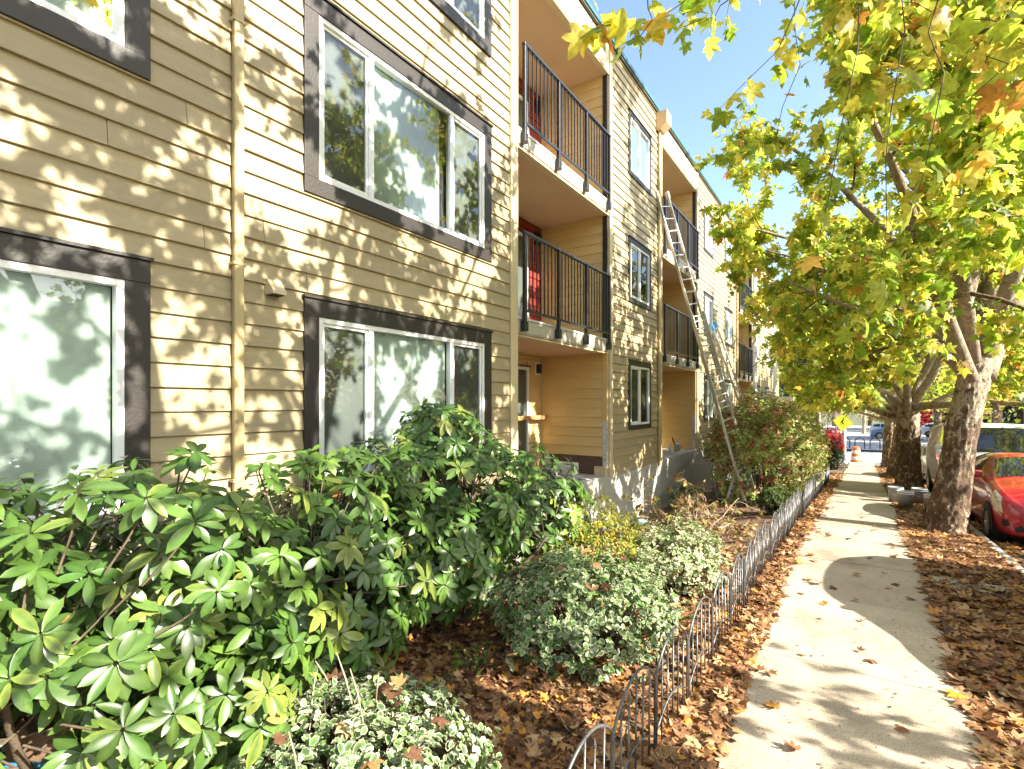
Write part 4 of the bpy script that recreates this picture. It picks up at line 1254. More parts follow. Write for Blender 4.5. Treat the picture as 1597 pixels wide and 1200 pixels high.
DG = [(0.6, (0.06, 0.09, 0.025)), (0.4, (0.10, 0.13, 0.03))]
mound('dwarf_pine', (-1.32, 11.7), (0.36, 0.40, 0.52), 'small dark round dwarf pine by the iron fence near the ladder foot', 'shrub', 77, 5000, 0.05, DG, mat='needle', bumps=0.25)
mound('boxwood', (-3.35, 12.6), (0.40, 0.7, 0.62), 'small clipped green boxwood against the foundation behind the ladder', 'shrub', 78, 3500, 0.045, [(1, (0.10, 0.16, 0.035))], mat='shrub')
mound('sapling_shrub', (-2.3, 2.95), (0.16, 0.16, 0.22), 'tiny green seedling growing in the open mulch', 'shrub', 79, 60, 0.06, [(1, (0.10, 0.2, 0.03))], mat='shrub', stems=True, sprig=5)
RED = [(0.6, (0.42, 0.025, 0.03)), (0.4, (0.55, 0.06, 0.06))]
mound('red_shrub', (-1.0, 29.5), (0.55, 0.6, 1.95), 'bright red leaved shrub near the end of the sidewalk', 'shrub', 80, 2600, 0.13, RED, mat='shrub', bumps=0.3, hmin=0.8)
mound('dark_bush', (-0.88, 28.2), (0.55, 0.55, 1.05), 'round dark green bush in front of the red shrub', 'shrub', 81, 2600, 0.09, [(1, (0.025, 0.05, 0.015))], mat='shrub')
# dry half bare shrub
rg = random.Random(83); rs = np.random.RandomState(83)
bx_, by_ = -2.2, 8.5; zb = bed(bx_, by_)
dry = empty('dry_shrub', (bx_, by_, zb), 'half bare dry shrub of tangled pale twigs with few drooping leaves', 'shrub')
st = MB(); ends = []
for k in range(38):
    a = rg.random() * 6.28; ev = rg.uniform(0.35, 1.3)
    p = curve(Vector((bx_ + rg.uniform(-.12, .12), by_ + rg.uniform(-.2, .2), zb - 0.03)), (math.cos(a) * math.cos(ev), math.sin(a) * math.cos(ev), math.sin(ev)), rg.uniform(0.7, 1.15), 7, rg, 0.24, 0.0)
    st.tube(p, [0.015 * (1 - 0.1 * q) for q in range(8)], 5, False)
    for j in range(7):
        q, d = along(p, rg.uniform(0.3, 0.99))
        t = curve(q, turn(d, rg.uniform(0.5, 1.3), rg), rg.uniform(0.2, 0.5), 5, rg, 0.3, -0.05)
        st.tube(t, [0.006, 0.005, 0.004, 0.0035, 0.003, 0.002], 4, False); ends.append(t)
st.build('twigs', M['dry_stem'], dry, smooth=True)
P = []; Dd = []
for t in ends:
    for j in range(rg.randint(3, 9)):
        q, d = along(t, rg.uniform(0.3, 0.999)); P.append(tuple(q)); Dd.append(tuple(d + Vector((rg.gauss(0, .5), rg.gauss(0, .5), -0.9))))
P = np.array(P); Dd = np.array(Dd)
R = frames(Dd, rs.normal(0, 0.6, P.shape) + np.array([0.4, -0.2, 0.5]))
V, F, C = inst(LANCE[0], LANCE[1], R, P, rs.uniform(0.06, 0.13, len(P)), pick(rs, len(P), [(0.4, (0.24, 0.25, 0.06)), (0.35, (0.28, 0.15, 0.07)), (0.25, (0.38, 0.28, 0.12))]))
tag(mesh_obj('leaves', np_mesh('leaves', V, F, C), dry, M['shrub']), kind='stuff')
# dry grass stalks in the near mound
for k, (dx, ds) in enumerate(((-0.12, -0.1), (0.1, 0.15), (-0.2, 0.25), (0.25, 0.05), (0.05, -0.2), (-0.05, 0.3))):
    x, s = -2.04 + dx, 1.54 + ds
    p = curve((x, s, bed(x, s)), (rg.gauss(0, .15), rg.gauss(0, .15), 1), rg.uniform(0.60, 0.78), 6, rg, 0.06, -0.01)
    mb = MB(); mb.tube(p, [0.003, 0.003, 0.0028, 0.0025, 0.003, 0.0045, 0.002], 5)
    tag(mb.build('dry_stalk', M['dry_stem'], None, smooth=True), 'thin dry grass stalk sticking out of the cream edged euonymus', 'grass stalk', 'dry grass stalks in the near euonymus')

# ------------------------------------------------------------------ fallen leaves
LIT = [(0.32, (0.36, 0.19, 0.085)), (0.28, (0.24, 0.115, 0.052)), (0.18, (0.48, 0.31, 0.155)), (0.16, (0.14, 0.068, 0.036)), (0.06, (0.52, 0.25, 0.05))]
LITT = [palmate(False, 0.55, 0.06, 1), palmate(False, -0.45, 0.07, 2), palmate(False, 0.15, 0.10, 3)]
LITH = [palmate(True, 0.5, 0.06, 1), palmate(True, -0.5, 0.07, 2), palmate(True, 0.2, 0.09, 3)]
def litter(n, fx_, seed, size=(0.07, 0.17), lift=0.02, tilt=0.35):
    rs = np.random.RandomState(seed)
    XY = fx_(rs, n); n = len(XY)
    z = np.array([gz(a, b) for a, b in XY]) + np.abs(rs.normal(0, lift, n)) + 0.012
    T = np.column_stack([XY, z])
    a = rs.uniform(0, 6.28, n)
    d = np.column_stack([np.cos(a), np.sin(a), rs.normal(0, tilt * 0.5, n)])
    nn = np.column_stack([rs.normal(0, tilt, n), rs.normal(0, tilt, n), np.ones(n)])
    return frames(d, nn), T, rs.uniform(*size, n), pick(rs, n, LIT), rs
def litter_stuff(name, label, parts_):
    Vs, Fs, Cs = [], [], []; o = 0
    for (R, T, S, C, rs) in parts_:
        w = rs.randint(0, 3, len(T))
        for k in range(3):
            q = w == k
            V, F, c = inst(*LITT[k], R[q], T[q], S[q], C[q]); Vs.append(V); Fs.append(F + o); Cs.append(c); o += len(V)
    ob = mesh_obj(name, np_mesh(name, np.concatenate(Vs), np.concatenate(Fs), np.concatenate(Cs)), None, M['litter'])
    return tag(ob, label, 'leaf litter', kind='stuff')
def bed_near(rs, n):
    s = rs.uniform(0.2, 8.0, n); s = np.where(rs.rand(n) < np.clip((s - 4.5) / 3.5, 0, .85), rs.uniform(0.2, 4.5, n), s); return np.column_stack([rs.uniform(-3.6, -0.60, n), s])
def bed_far(rs, n):
    s = rs.uniform(7.0, 22, n); return np.column_stack([rs.uniform(-3.8, -0.55, n), s])
def fence_edge(rs, n):
    s = rs.uniform(0.3, 24, n) ** 1.0; return np.column_stack([-0.88 + 0.0145 * s + np.minimum(rs.normal(0, 0.085, n), 0.20 + rs.uniform(0, .1, n)), s])
litter_stuff('leaf_litter', 'brown fallen leaves carpeting the mulch bed along the iron fence', [litter(15000, bed_near, 91, (0.035, 0.105), tilt=0.4, lift=0.018), litter(900, bed_far, 92, (0.07, 0.13)), litter(3600, fence_edge, 93, (0.04, 0.11), 0.02, 0.45)])
def strip_(rs, n):
    s = rs.uniform(1.5, 34, n) ** 1.0; s = np.where(rs.rand(n) < 0.6, rs.uniform(2, 12, n), s)
    return np.column_stack([0.60 + 0.0095 * s + rs.uniform(-0.05, 0.90, n), s])
def gutter(rs, n):
    s = rs.uniform(2, 30, n); return np.column_stack([1.70 + 0.0095 * s + np.abs(rs.normal(0, 0.35, n)), s])
litter_stuff('leaf_litter', 'brown fallen leaves covering the tree strip and gutter beside the sidewalk', [litter(9500, strip_, 94, (0.05, 0.14), lift=0.012, tilt=0.26), litter(1600, gutter, 95)])
def scatter(fn, n, seed, label, group, size):
    R, T, S, C, rs = litter(n, fn, seed, size, 0.006, 0.28)
    leaf_objects('fallen_leaf', LITH, LIT, R, T, S, M['litter'], None, lambda o, i: tag(o, label, 'fallen leaf', group), seed=seed, shades=5)
scatter(lambda rs, n: np.column_stack([rs.uniform(-0.66, 0.60, n), rs.uniform(2.2, 13, n)]) + np.array([0.05, 0]), 60, 101, 'dry brown fallen leaf lying alone on the concrete sidewalk', 'single leaves on the sidewalk', (0.05, 0.12))
scatter(lambda rs, n: np.column_stack([-0.92 + np.abs(rs.normal(0, 0.12, n)), rs.uniform(2.0, 6.5, n)]), 110, 102, 'curled brown leaf in the drift between the iron fence and the sidewalk', 'leaves drifted against the fence', (0.06, 0.13))
scatter(lambda rs, n: np.column_stack([rs.uniform(0.66, 1.5, n), rs.uniform(2.6, 8, n)]), 110, 103, 'large dry brown leaf on top of the tree strip litter', 'large leaves on the tree strip', (0.09, 0.16))
def one_leaf(px, py, depth, size, c, label, seed):
    p = at(px, py, depth); p.z = gz(p.x, p.y) + 0.022
    me = np_mesh('fallen_leaf', LITH[0][0] * size, LITH[0][1], np.repeat(np.array([c]), len(LITH[0][0]), axis=0)); me.materials.append(M['litter'])
    o = mesh_obj('fallen_leaf', me); o.location = p; o.rotation_euler = (0.15, 0.1, seed); tag(o, label, 'fallen leaf')
one_leaf(1505, 1093, 3.32, 0.13, (0.60, 0.30, 0.03), 'bright orange yellow leaf on the sidewalk edge by the tree strip', 1.2)
one_leaf(1068, 1165, 2.88, 0.17, (0.25, 0.30, 0.05), 'green sycamore leaf lying among brown leaves by the fence', 2.6)

# ------------------------------------------------------------------ cars
def spline(ctrl, m):
    """Catmull-Rom through rows of an array"""
    c = np.asarray(ctrl, float); n = len(c); out = []
    cc = np.concatenate([[2 * c[0] - c[1]], c, [2 * c[-1] - c[-2]]])
    for u in np.linspace(0, n - 1, m):
        i = min(int(u), n - 2); t = u - i
        p0, p1, p2, p3 = cc[i], cc[i + 1], cc[i + 2], cc[i + 3]
        out.append(0.5 * ((2 * p1) + (p2 - p0) * t + (2 * p0 - 5 * p1 + 4 * p2 - p3) * t * t + (3 * p1 - p0 - 3 * p2 + p3) * t ** 3))
    return np.array(out)

def carpaint(name, c, coat=1.0):
    return surf(name, c, tuple(v * 1.05 for v in c), 3, 0.35, 0.0, coat=coat)
M['red_paint'] = carpaint('red_car_paint', (0.36, 0.006, 0.022))
M['white_paint'] = carpaint('white_car_paint', (0.68, 0.68, 0.66))
M['beige_paint'] = carpaint('beige_car_paint', (0.33, 0.30, 0.24))
M['blue_paint'] = carpaint('blue_car_paint', (0.10, 0.16, 0.26))
M['car_glass'] = surf('car_glass', (0.012, 0.014, 0.014), (0.016, 0.018, 0.018), 2, 0.03, spec=0.9)
M['lamp_glass'] = surf('headlamp', (0.60, 0.58, 0.52), (0.72, 0.70, 0.64), 30, 0.12, coat=1.0)
M['rim'] = surf('wheel_rim', (0.42, 0.42, 0.43), (0.52, 0.52, 0.53), 10, 0.3, metal=0.7)
M['tail'] = surf('tail_lamp', (0.35, 0.01, 0.01), (0.4, 0.015, 0.015), 10, 0.15, coat=1)
M['plate'] = surf('number_plate', (0.6, 0.6, 0.6), (0.7, 0.7, 0.7), 10, 0.4)

HATCH = [ # y, z bottom, belt, top, half width sill, half width belt, half width of roof edge
    (0.00, 0.30, 0.56, 0.66, 0.56, 0.60, 0.44), (0.07, 0.20, 0.68, 0.80, 0.72, 0.77, 0.60), (0.35, 0.17, 0.80, 0.93, 0.80, 0.835, 0.68),
    (0.70, 0.17, 0.88, 1.02, 0.82, 0.845, 0.69), (0.95, 0.17, 0.91, 1.08, 0.82, 0.848, 0.67), (1.75, 0.17, 0.93, 1.40, 0.82, 0.848, 0.58), (2.2, 0.17, 0.95, 1.46, 0.82, 0.848, 0.57),
    (2.9, 0.17, 0.98, 1.45, 0.82, 0.845, 0.56), (3.45, 0.19, 1.02, 1.38, 0.80, 0.83, 0.54), (3.80, 0.24, 1.02, 1.14, 0.75, 0.79, 0.58), (3.95, 0.30, 0.80, 0.92, 0.66, 0.70, 0.52)]
SUV = [(y, zb, b * 1.14, t * 1.16, a, c, d) for y, zb, b, t, a, c, d in HATCH]
VAN = [
    (0.00, 0.40, 0.80, 0.90, 0.70, 0.74, 0.55), (0.10, 0.28, 0.95, 1.08, 0.86, 0.90, 0.70), (0.50, 0.26, 1.10, 1.22, 0.94, 0.97, 0.78),
    (0.95, 0.26, 1.20, 1.36, 0.95, 0.985, 0.80), (1.55, 0.26, 1.30, 2.02, 0.95, 0.985, 0.80), (1.9, 0.26, 1.32, 2.12, 0.95, 0.985, 0.82), (2.8, 0.26, 1.34, 2.14, 0.95, 0.985, 0.83),
    (4.6, 0.28, 1.34, 2.13, 0.95, 0.985, 0.83), (5.1, 0.30, 1.34, 2.08, 0.94, 0.975, 0.82), (5.25, 0.34, 1.30, 1.95, 0.90, 0.94, 0.78)]

def car(name, loc, heading, prof, paint, label, cat, group, axles, wr=0.30, ws_ij=(4, 5), side=((5.1, 7.1), (7.2, 8.3)), detail=True):
    """car built on its own axes: front at y=0 facing -Y, then turned and set down"""
    root = empty(name, loc, label, cat, group); root.rotation_euler = (0, 0, heading)
    ctrl = []
    for (y, zb, zs, zt, wb, ws, wt) in prof:
        zm = zb + (zs - zb) * 0.55
        ctrl.append([(0, y, zb), (wb * 0.82, y, zb), (wb, y, zb + 0.10), (ws, y, zm), (ws * 0.985, y, zs), ((ws * 0.9 + wt * 1.1) / 2, y, zs + (zt - zs) * 0.55), (wt, y, zt - 0.045 - 0.03 * (zt - zs)), (wt * 0.6, y, zt - 0.008), (0, y, zt)])
    ctrl = np.array(ctrl)                                  # stations x section x 3
    nu, nv = 66, 41
    A = np.array([spline(ctrl[i], nv) for i in range(len(ctrl))])
    S_ = np.array([spline(A[:, j], nu) for j in range(nv)]).transpose(1, 0, 2)     # nu x nv x 3
    n_st, n_sec = len(prof), 9
    def pt(u, v, off=0.0, sgn=1):
        fu = u / (n_st - 1) * (nu - 1); fv = v / (n_sec - 1) * (nv - 1)
        i = min(int(fu), nu - 2); j = min(int(fv), nv - 2); a = fu - i; b = fv - j
        p = S_[i, j] * (1 - a) * (1 - b) + S_[i + 1, j] * a * (1 - b) + S_[i, j + 1] * (1 - a) * b + S_[i + 1, j + 1] * a * b
        du = S_[i + 1, j] - S_[i, j]; dv = S_[i, j + 1] - S_[i, j]
        nrm = np.cross(dv, du); nrm = nrm / max(np.linalg.norm(nrm), 1e-9)
        c = np.array([0, p[1], (prof[0][1] + 0.5)])
        if np.dot(nrm, p - c) < 0: nrm = -nrm
        q = p + nrm * off
        return (q[0] * sgn, q[1], q[2])
    mb = MB()
    for sgn in (1, -1):
        n0 = len(mb.v)
        for i in range(nu):
            for j in range(nv): mb.v.append((S_[i, j, 0] * sgn, S_[i, j, 1], S_[i, j, 2]))
        for i in range(nu - 1):
            for j in range(nv - 1):
                a = n0 + i * nv + j; mb.f.append((a, a + 1, a + nv + 1, a + nv) if sgn > 0 else (a, a + nv, a + nv + 1, a + 1))
        mb.f.append(tuple(n0 + j for j in range(nv))); mb.f.append(tuple(n0 + (nu - 1) * nv + j for j in range(nv)))
    body = mb.build('body', paint, root, smooth=True, local=True)
    def patch(nm, u0, u1, v0, v1, mat, off=0.006, sides=(1, -1), taper=0.0, m=8, parent=None):
        out = []
        for sgn in sides:
            q = MB()
            for i in range(m + 1):
                for j in range(m + 1):
                    f = i / m; g = j / m
                    ua = u0 + taper * g * (u1 - u0)
                    q.v.append(pt(ua + (u1 - ua) * f, v0 + (v1 - v0) * g, off, sgn))
            for i in range(m):
                for j in range(m):
                    a = i * (m + 1) + j; q.f.append((a, a + 1, a + m + 2, a + m + 1))
            out.append(q.build(nm, mat, parent or root, smooth=True, local=True))
        return out
    def wrap(nm, u0, u1, v0, mat, off=0.006, m=8, sidecut=0.0):
        """a patch across the middle, both sides joined"""
        q = MB(); n = 2 * m
        for i in range(m + 1):
            for j in range(n + 1):
                g = (j - m) / m; v = 8 - abs(g) * (8 - v0)
                q.v.append(pt(u0 + (u1 - u0) * i / m, v, off, 1 if g >= 0 else -1))
        for i in range(m):
            for j in range(n):
                a = i * (n + 1) + j; q.f.append((a, a + 1, a + n + 2, a + n + 1))
        return q.build(nm, mat, root, smooth=True, local=True)
    wrap('windshield', ws_ij[0] + 0.05, ws_ij[1] - 0.05, 5.85, M['car_glass'])
    wrap('rear_window', n_st - 3 + 0.12, n_st - 2 - 0.15, 6.2, M['car_glass'])
    for k, (a, b) in enumerate(side):
        patch('side_window', a, b, 4.25, 5.75, M['car_glass'], taper=0.30 if k == 0 else 0.0)
    if detail:
        patch('headlight', 0.95, 2.15, 3.35, 4.45, M['lamp_glass'], 0.008, taper=0.35)
        for sgn in (1, -1):
            for uu, vv in ((1.38, 3.95), (1.72, 4.05)):
                c_ = pt(uu, vv, 0.002, sgn)
                MB().lathe([(0.0, -0.035), (0.025, -0.025), (0.035, 0), (0.025, 0.025), (0.0, 0.035)], c_, 12).build('headlight_lens', M['rim'], root, smooth=True, local=True)
        wrap('grille', 0.30, 0.62, 6.6, M['rubber'], 0.006)
        patch('fog_lamp', 0.7, 1.15, 2.3, 2.9, M['rubber'], 0.007)
        patch('tail_light', n_st - 2.0, n_st - 1.35, 3.6, 4.8, M['tail'], 0.007)
        # lower intake and plate
        q = MB()
        for i in range(5):
            for j in range(9):
                g = (j - 4) / 4; q.v.append(pt(0.12 + 0.5 * i / 4, 1.2 + 0.7 * abs(g) , 0.006, 1 if g >= 0 else -1))
        for i in range(4):
            for j in range(8):
                a = i * 9 + j; q.f.append((a, a + 1, a + 10, a + 9))
        q.build('lower_intake', M['rubber'], root, smooth=True, local=True)
        MB().box(-0.16, 0.16, -0.012, 0.02, 0.42, 0.56).build('number_plate', M['plate'], root, local=True)
        for sgn in (1, -1):
            p = pt(ws_ij[1] - 0.35, 4.5, 0, sgn)
            q = MB(); q.box(-0.09, 0.09, -0.06, 0.06, -0.06, 0.07)
            mo = q.build('mirror', paint, root, bevel=0.03, local=True); mo.location = (p[0] + 0.11 * sgn, p[1], p[2] + 0.02)
            # door seams and handle
            MB().beam(pt(6.55, 1.6, 0.002, sgn), pt(6.45, 4.2, 0.002, sgn), 0.006, 0.008).build('door_seam', M['rubber'], root, local=True)
            MB().beam(pt(4.95, 1.6, 0.002, sgn), pt(4.95, 4.1, 0.002, sgn), 0.006, 0.008).build('door_seam', M['rubber'], root, local=True)
            h0, h1 = pt(6.15, 3.7, 0.012, sgn), pt(6.4, 3.72, 0.012, sgn)
            MB().beam(h0, h1, 0.022, 0.03).build('door_handle', paint, root, bevel=0.006, local=True)
    # wheels
    xw = max(p[5] for p in prof) - 0.085
    for ya in axles:
        for sgn in (1, -1):
            arch = MB(); k = 18
            for i in range(k + 1):
                a = math.pi * i / k * 1.12 - 0.06 * math.pi
                for r in (wr * 0.6, wr * 1.20): arch.v.append(((xw + 0.092) * sgn, ya + math.cos(a) * r, wr + math.sin(a) * r))
            for i in range(k): arch.f.append((2 * i, 2 * i + 1, 2 * i + 3, 2 * i + 2))
            arch.build('wheel_arch', M['rubber'], root, local=True)
            w = empty('wheel', (0, 0, 0)); w.parent = root; w.location = (xw * sgn, ya, wr)
            w.rotation_euler = (0, math.pi / 2 * sgn, 0)
            t = MB(); t.lathe([(wr * 0.66, -0.10), (wr * 0.95, -0.10), (wr, -0.07), (wr, 0.08), (wr * 0.95, 0.108), (wr * 0.66, 0.108), (wr * 0.64, 0.07), (wr * 0.64, -0.1)], (0, 0, 0), 32)
            t.build('tyre', M['rubber'], w, smooth=True, local=True)
            r_ = MB(); r_.lathe([(wr * 0.655, 0.098), (wr * 0.60, 0.10), (wr * 0.58, 0.075)], (0, 0, 0), 32)
            for i in range(10):
                a = 2 * math.pi * i / 10
                r_.beam((math.cos(a) * 0.03, math.sin(a) * 0.03, 0.092), (math.cos(a) * wr * 0.61, math.sin(a) * wr * 0.61, 0.098), 0.032, 0.014)
            r_.lathe([(0, 0.105), (0.045, 0.102), (0.05, 0.07)], (0, 0, 0), 16)
            r_.build('rim', M['rim'], w, smooth=False, local=True)
            MB().lathe([(0, 0.05), (wr * 0.64, 0.05)], (0, 0, 0), 20).build('brake_disc', M['rubber'], w, local=True)
    return root
KX = 1.66
def park(name, s, prof, paint, label, cat, axles, off=0.12, wr=0.30, **kw):
    half = max(p[5] for p in prof)
    x = KX + e2(s + 2) + off + half
    zz = (G(s + axles[0]) + G(s + axles[1])) / 2 - 0.14
    pitch = math.atan2(G(s + axles[1]) - G(s + axles[0]), axles[1] - axles[0])
    o = car(name, (x, s, G(s + axles[0]) - 0.14 - math.tan(pitch) * axles[0]), 0, prof, paint, label, cat, 'cars parked along the kerb', axles, wr, **kw)
    o.rotation_euler = (pitch, 0, 0)
    return o
park('parked_car', 10.85, HATCH, M['red_paint'], 'small red hatchback parked beside the big sycamore, facing up the street', 'car', (0.72, 3.25), off=0.07)
park('parked_car', 4.35, SUV, M['white_paint'], 'white hatchback parked just ahead of the red one', 'car', (0.72, 3.25), off=0.06)
park('parked_van', 15.9, VAN, M['white_paint'], 'white delivery van parked behind the red hatchback', 'van', (0.95, 4.35), off=0.05, wr=0.36, ws_ij=(3, 4), side=((4.05, 5.4),))
park('parked_car', 23.4, HATCH, M['beige_paint'], 'beige car parked behind the white van', 'car', (0.72, 3.25), off=0.05)
for k, (x, s, h, pm, lb) in enumerate(((-3.2, 60, 1.5, 'white_paint', 'white car in the far car park behind the street lamp'), (1.2, 62, -1.5, 'blue_paint', 'blue grey car in the far car park behind the bike hoops'), (5.2, 64, 1.4, 'white_paint', 'white car in the far car park by the small yellow sign'), (-6.0, 66, 1.5, 'beige_paint', 'beige car in the far car park beyond the white ones'), (9.5, 67, 1.5, 'white_paint', 'white car in the far car park beyond the street trees'))):
    car('parked_car', (x, s, G(s) - 0.02), h, HATCH, M[pm], lb, 'car', 'cars in the far car park', (0.72, 3.25), detail=False)

# ------------------------------------------------------------------ ladders
def ladder(foot, top, width, rungs, label, group, mat, tipmat, sections=1, sd=(0.15, 1, 0)):
    foot = Vector(foot); top = Vector(top); root = empty('extension_ladder', foot, label, 'ladder', group)
    d = (top - foot).normalized(); side = Vector(sd).normalized(); side = (side - d * side.dot(d)).normalized(); nrm = d.cross(side).normalized()
    Lg = (top - foot).length
    secs = [(0.0, Lg * 0.62, width, 0.0)] + ([(Lg * 0.30, Lg, width - 0.07, 0.05)] if sections == 2 else [])
    if sections == 1: secs = [(0, Lg, width, 0)]
    for (a, b, w, o_) in secs:
        for sg in (-1, 1):
            p0 = foot + d * a + side * (sg * w / 2) + nrm * o_; p1 = foot + d * b + side * (sg * w / 2) + nrm * o_
            rl = MB().beam(p0, p1, 0.026, 0.062, tuple(nrm)).build('side_rail', mat, root, bevel=0.004)
            if b == Lg: MB().beam(p1 - d * 0.02, p1 + d * 0.16, 0.055, 0.10, tuple(nrm)).build('end_mitt', tipmat, root, bevel=0.015)
            if a == 0: MB().beam(p0 - d * 0.10, p0 + d * 0.10, 0.045, 0.085, tuple(nrm)).build('foot', M['rubber'], root)
        t = a + 0.2
        while t < b - 0.1:
            c = foot + d * t + nrm * o_
            MB().tube([c - side * (w / 2 + 0.018), c + side * (w / 2 + 0.018)], 0.017, 8).build('rung', mat, root)
            t += 0.305
    return root
fz = bed(-2.04, 13.25)
ladder((-2.04, 13.25, fz + 0.09), (-3.80, 12.28, Z(4.95)), 0.46, 20, 'long aluminium extension ladder leaning on the upper balcony rail', 'ladders leaning on the building', M['aluminium'], M['primer'], 2, (0.42, 0.91, 0))
fz2 = bed(-2.45, 19.7)
ladder((-2.45, 19.7, fz2 + 0.09), (-3.80, 17.6, Z(2.45)), 0.42, 12, 'shorter grey ladder with blue end mitts rising behind the burning bush', 'ladders leaning on the building', M['galv'], M['blue'], 1)
# blue step ladder
sx, sy = -2.38, 13.85; sz = bed(sx, sy)
stp = empty('step_ladder', (sx, sy, sz), 'blue and white folding step ladder behind the long ladder', 'ladder')
tp = Vector((sx, sy, sz + 1.05))
for dx, m_ in ((0.30, M['blue']), (-0.30, M['white'])):
    for dy in (-0.2, 0.2):
        MB().beam(Vector((sx + dx, sy + dy * 1.15, sz + 0.0)), tp + Vector((dx * 0.1, dy * 0.8, 0)), 0.03, 0.06).build('leg', m_, stp)
for h in (0.25, 0.5, 0.75):
    xx = sx + 0.30 * (1 - h / 1.05 * 0.9)
    MB().box(xx - 0.05, xx + 0.04, sy - 0.2, sy + 0.2, sz + h - 0.012, sz + h + 0.012).build('step', M['aluminium'], stp)
MB().box(sx - 0.08, sx + 0.08, sy - 0.19, sy + 0.19, sz + 1.04, sz + 1.07).build('cap', M['white'], stp, bevel=0.01)

# ------------------------------------------------------------------ buckets and building site clutter
def bucket(x, s, mat, label, z=None, sc=1.0, group='paint buckets by the trees', handle=True):
    zb = gz(x, s) + 0.012 if z is None else z
    root = empty('bucket', (x, s, zb), label, 'bucket', group)
    MB().lathe([(0.0, 0.006), (0.13 * sc, 0.006), (0.132 * sc, 0.0), (0.148 * sc, 0.30 * sc), (0.156 * sc, 0.30 * sc), (0.156 * sc, 0.318 * sc), (0.150 * sc, 0.318 * sc), (0.151 * sc, 0.335 * sc), (0.157 * sc, 0.34 * sc), (0.155 * sc, 0.365 * sc), (0.143 * sc, 0.365 * sc), (0.128 * sc, 0.02), (0, 0.02)], (x, s, zb), 32).build('pail', mat, root, smooth=True)
    if handle:
        MB().tube([(x + 0.158 * sc * math.cos(a), s + 0.158 * sc * math.sin(a), zb + 0.315 * sc - 0.13 * sc * math.sin((a) / 1) ** 2) for a in [math.pi * k / 14 + math.pi for k in range(15)]], 0.003, 5).build('handle', M['galv'], root, smooth=True)
    return root
bucket(0.92, 14.15, M['bucket_white'], 'white plastic bucket standing in front of the other three on the leaves')
bucket(0.80, 15.15, M['bucket_grey'], 'grey bucket behind the front white bucket at the sidewalk edge')
bucket(1.25, 15.25, M['bucket_grey'], 'grey plastic bucket closest to the sycamore behind the buckets')
bucket(1.34, 13.7, M['bucket_white'], 'white bucket half hidden by the big sycamore trunk')
zs0 = Z(FL[0])
b2 = bucket(-4.32, 15.15, M['bucket_white'], 'small white paint pot on the second patio slab with a brush in it', zs0, 0.62, None, False)
MB().beam((-4.36, 15.12, zs0 + 0.12), (-4.42, 14.98, zs0 + 0.40), 0.02, 0.03).build('brush_handle', M['rubber'], b2)
bt = MB().lathe([(0, 0), (0.04, 0), (0.042, 0.01), (0.042, 0.15), (0.018, 0.20), (0.016, 0.25), (0, 0.25)], (-4.35, 14.55, zs0), 20).build('bottle', M['bucket_white'], None, smooth=True)
tag(bt, 'small clear white bottle beside the paint pot on the patio', 'bottle')
pk = empty('wrapped_package', (-4.6, 8.8, zs0), 'white plastic wrapped package on the first patio slab', 'package')
MB().box(-4.95, -4.50, 8.83, 9.10, zs0 + 0.001, zs0 + 0.24).build('wrap', M['bucket_white'], pk, bevel=0.03)
MB().box(-4.93, -4.52, 8.815, 8.829, zs0 + 0.05, zs0 + 0.17).build('flap', M['primer'], pk)
rl = MB(); rl.tube([(-5.2, 8.62, zs0 + 0.075), (-4.78, 8.70, zs0 + 0.075)], 0.07, 20)
tag(rl.build('plastic_roll', M['primer'], None, smooth=True), 'white roll of plastic sheet lying on the patio slab', 'roll')
tag(MB().box(BACK + 0.03, BACK + 0.16, 6.3, 9.20, Z(-0.33), Z(-0.25)).build('plank', M['raw_wood'], None, bevel=0.003), 'raw orange wooden plank fixed across the ground floor patio door', 'plank')
tag(MB().box(-4.36, -4.06, 7.7, 8.5, zs0 + 0.002, zs0 + 0.025).build('drop_cloth', M['blue_paint'], None, bevel=0.01), 'folded blue grey cloth on the edge of the first patio slab', 'cloth')
# pale green plastic sleeve on the bed
gp = []
for k in range(9):
    t = k / 8; x_, s_ = -3.55 + 0.1 * t, 9.7 + 0.75 * t
    gp.append(Vector((x_, s_, bed(x_, s_) + 0.05 + 0.01 * math.sin(k * 2))))
mb = MB(); mb.tube(gp, [0.03, 0.07, 0.08, 0.075, 0.085, 0.07, 0.075, 0.06, 0.02], 10, True, lambda i, a, p: 1 + 0.25 * math.sin(a * 3 + i))
tag(mb.build('plastic_sleeve', M['cloth_green'], None, smooth=True), 'crumpled pale green plastic sleeve lying by the foundation', 'plastic')
# torn cardboard box with tape in the near corner
bp = at(48, 1170, 2.0); zb = bed(bp.x, bp.y)
cb = empty('cardboard_box', (bp.x, bp.y, zb), 'torn brown cardboard box with blue masking tape under the broad rhododendron', 'box')
top_ = at(48, 1140, 2.0).z - zb; tz = at(48, 1193, 2.0).z - zb
rgc = random.Random(8)
def side_panel(w, rot, off, nm='panel'):
    q = MB(); k = 9
    poly = [(-w / 2, 0.0), (w / 2, 0.0)] + [(w / 2 - w * i / k, top_ + rgc.uniform(-0.022, 0.012)) for i in range(k + 1)]
    q.prism(poly, 1, -0.003, 0.003); o = q.build(nm, M['cardboard'], None); o.location = (bp.x + off[0], bp.y + off[1], zb); o.rotation_euler = (0, 0, rot); setpar(o, cb)
fw = Vector((-ST, CT)); rt = Vector((CT, ST)); W_ = 0.19
side_panel(W_, THETA, (0, 0)); side_panel(W_, THETA, tuple(fw * W_))
side_panel(W_, THETA + math.pi / 2, tuple(fw * (W_ / 2) + rt * (W_ / 2))); side_panel(W_, THETA + math.pi / 2, tuple(fw * (W_ / 2) - rt * (W_ / 2)))
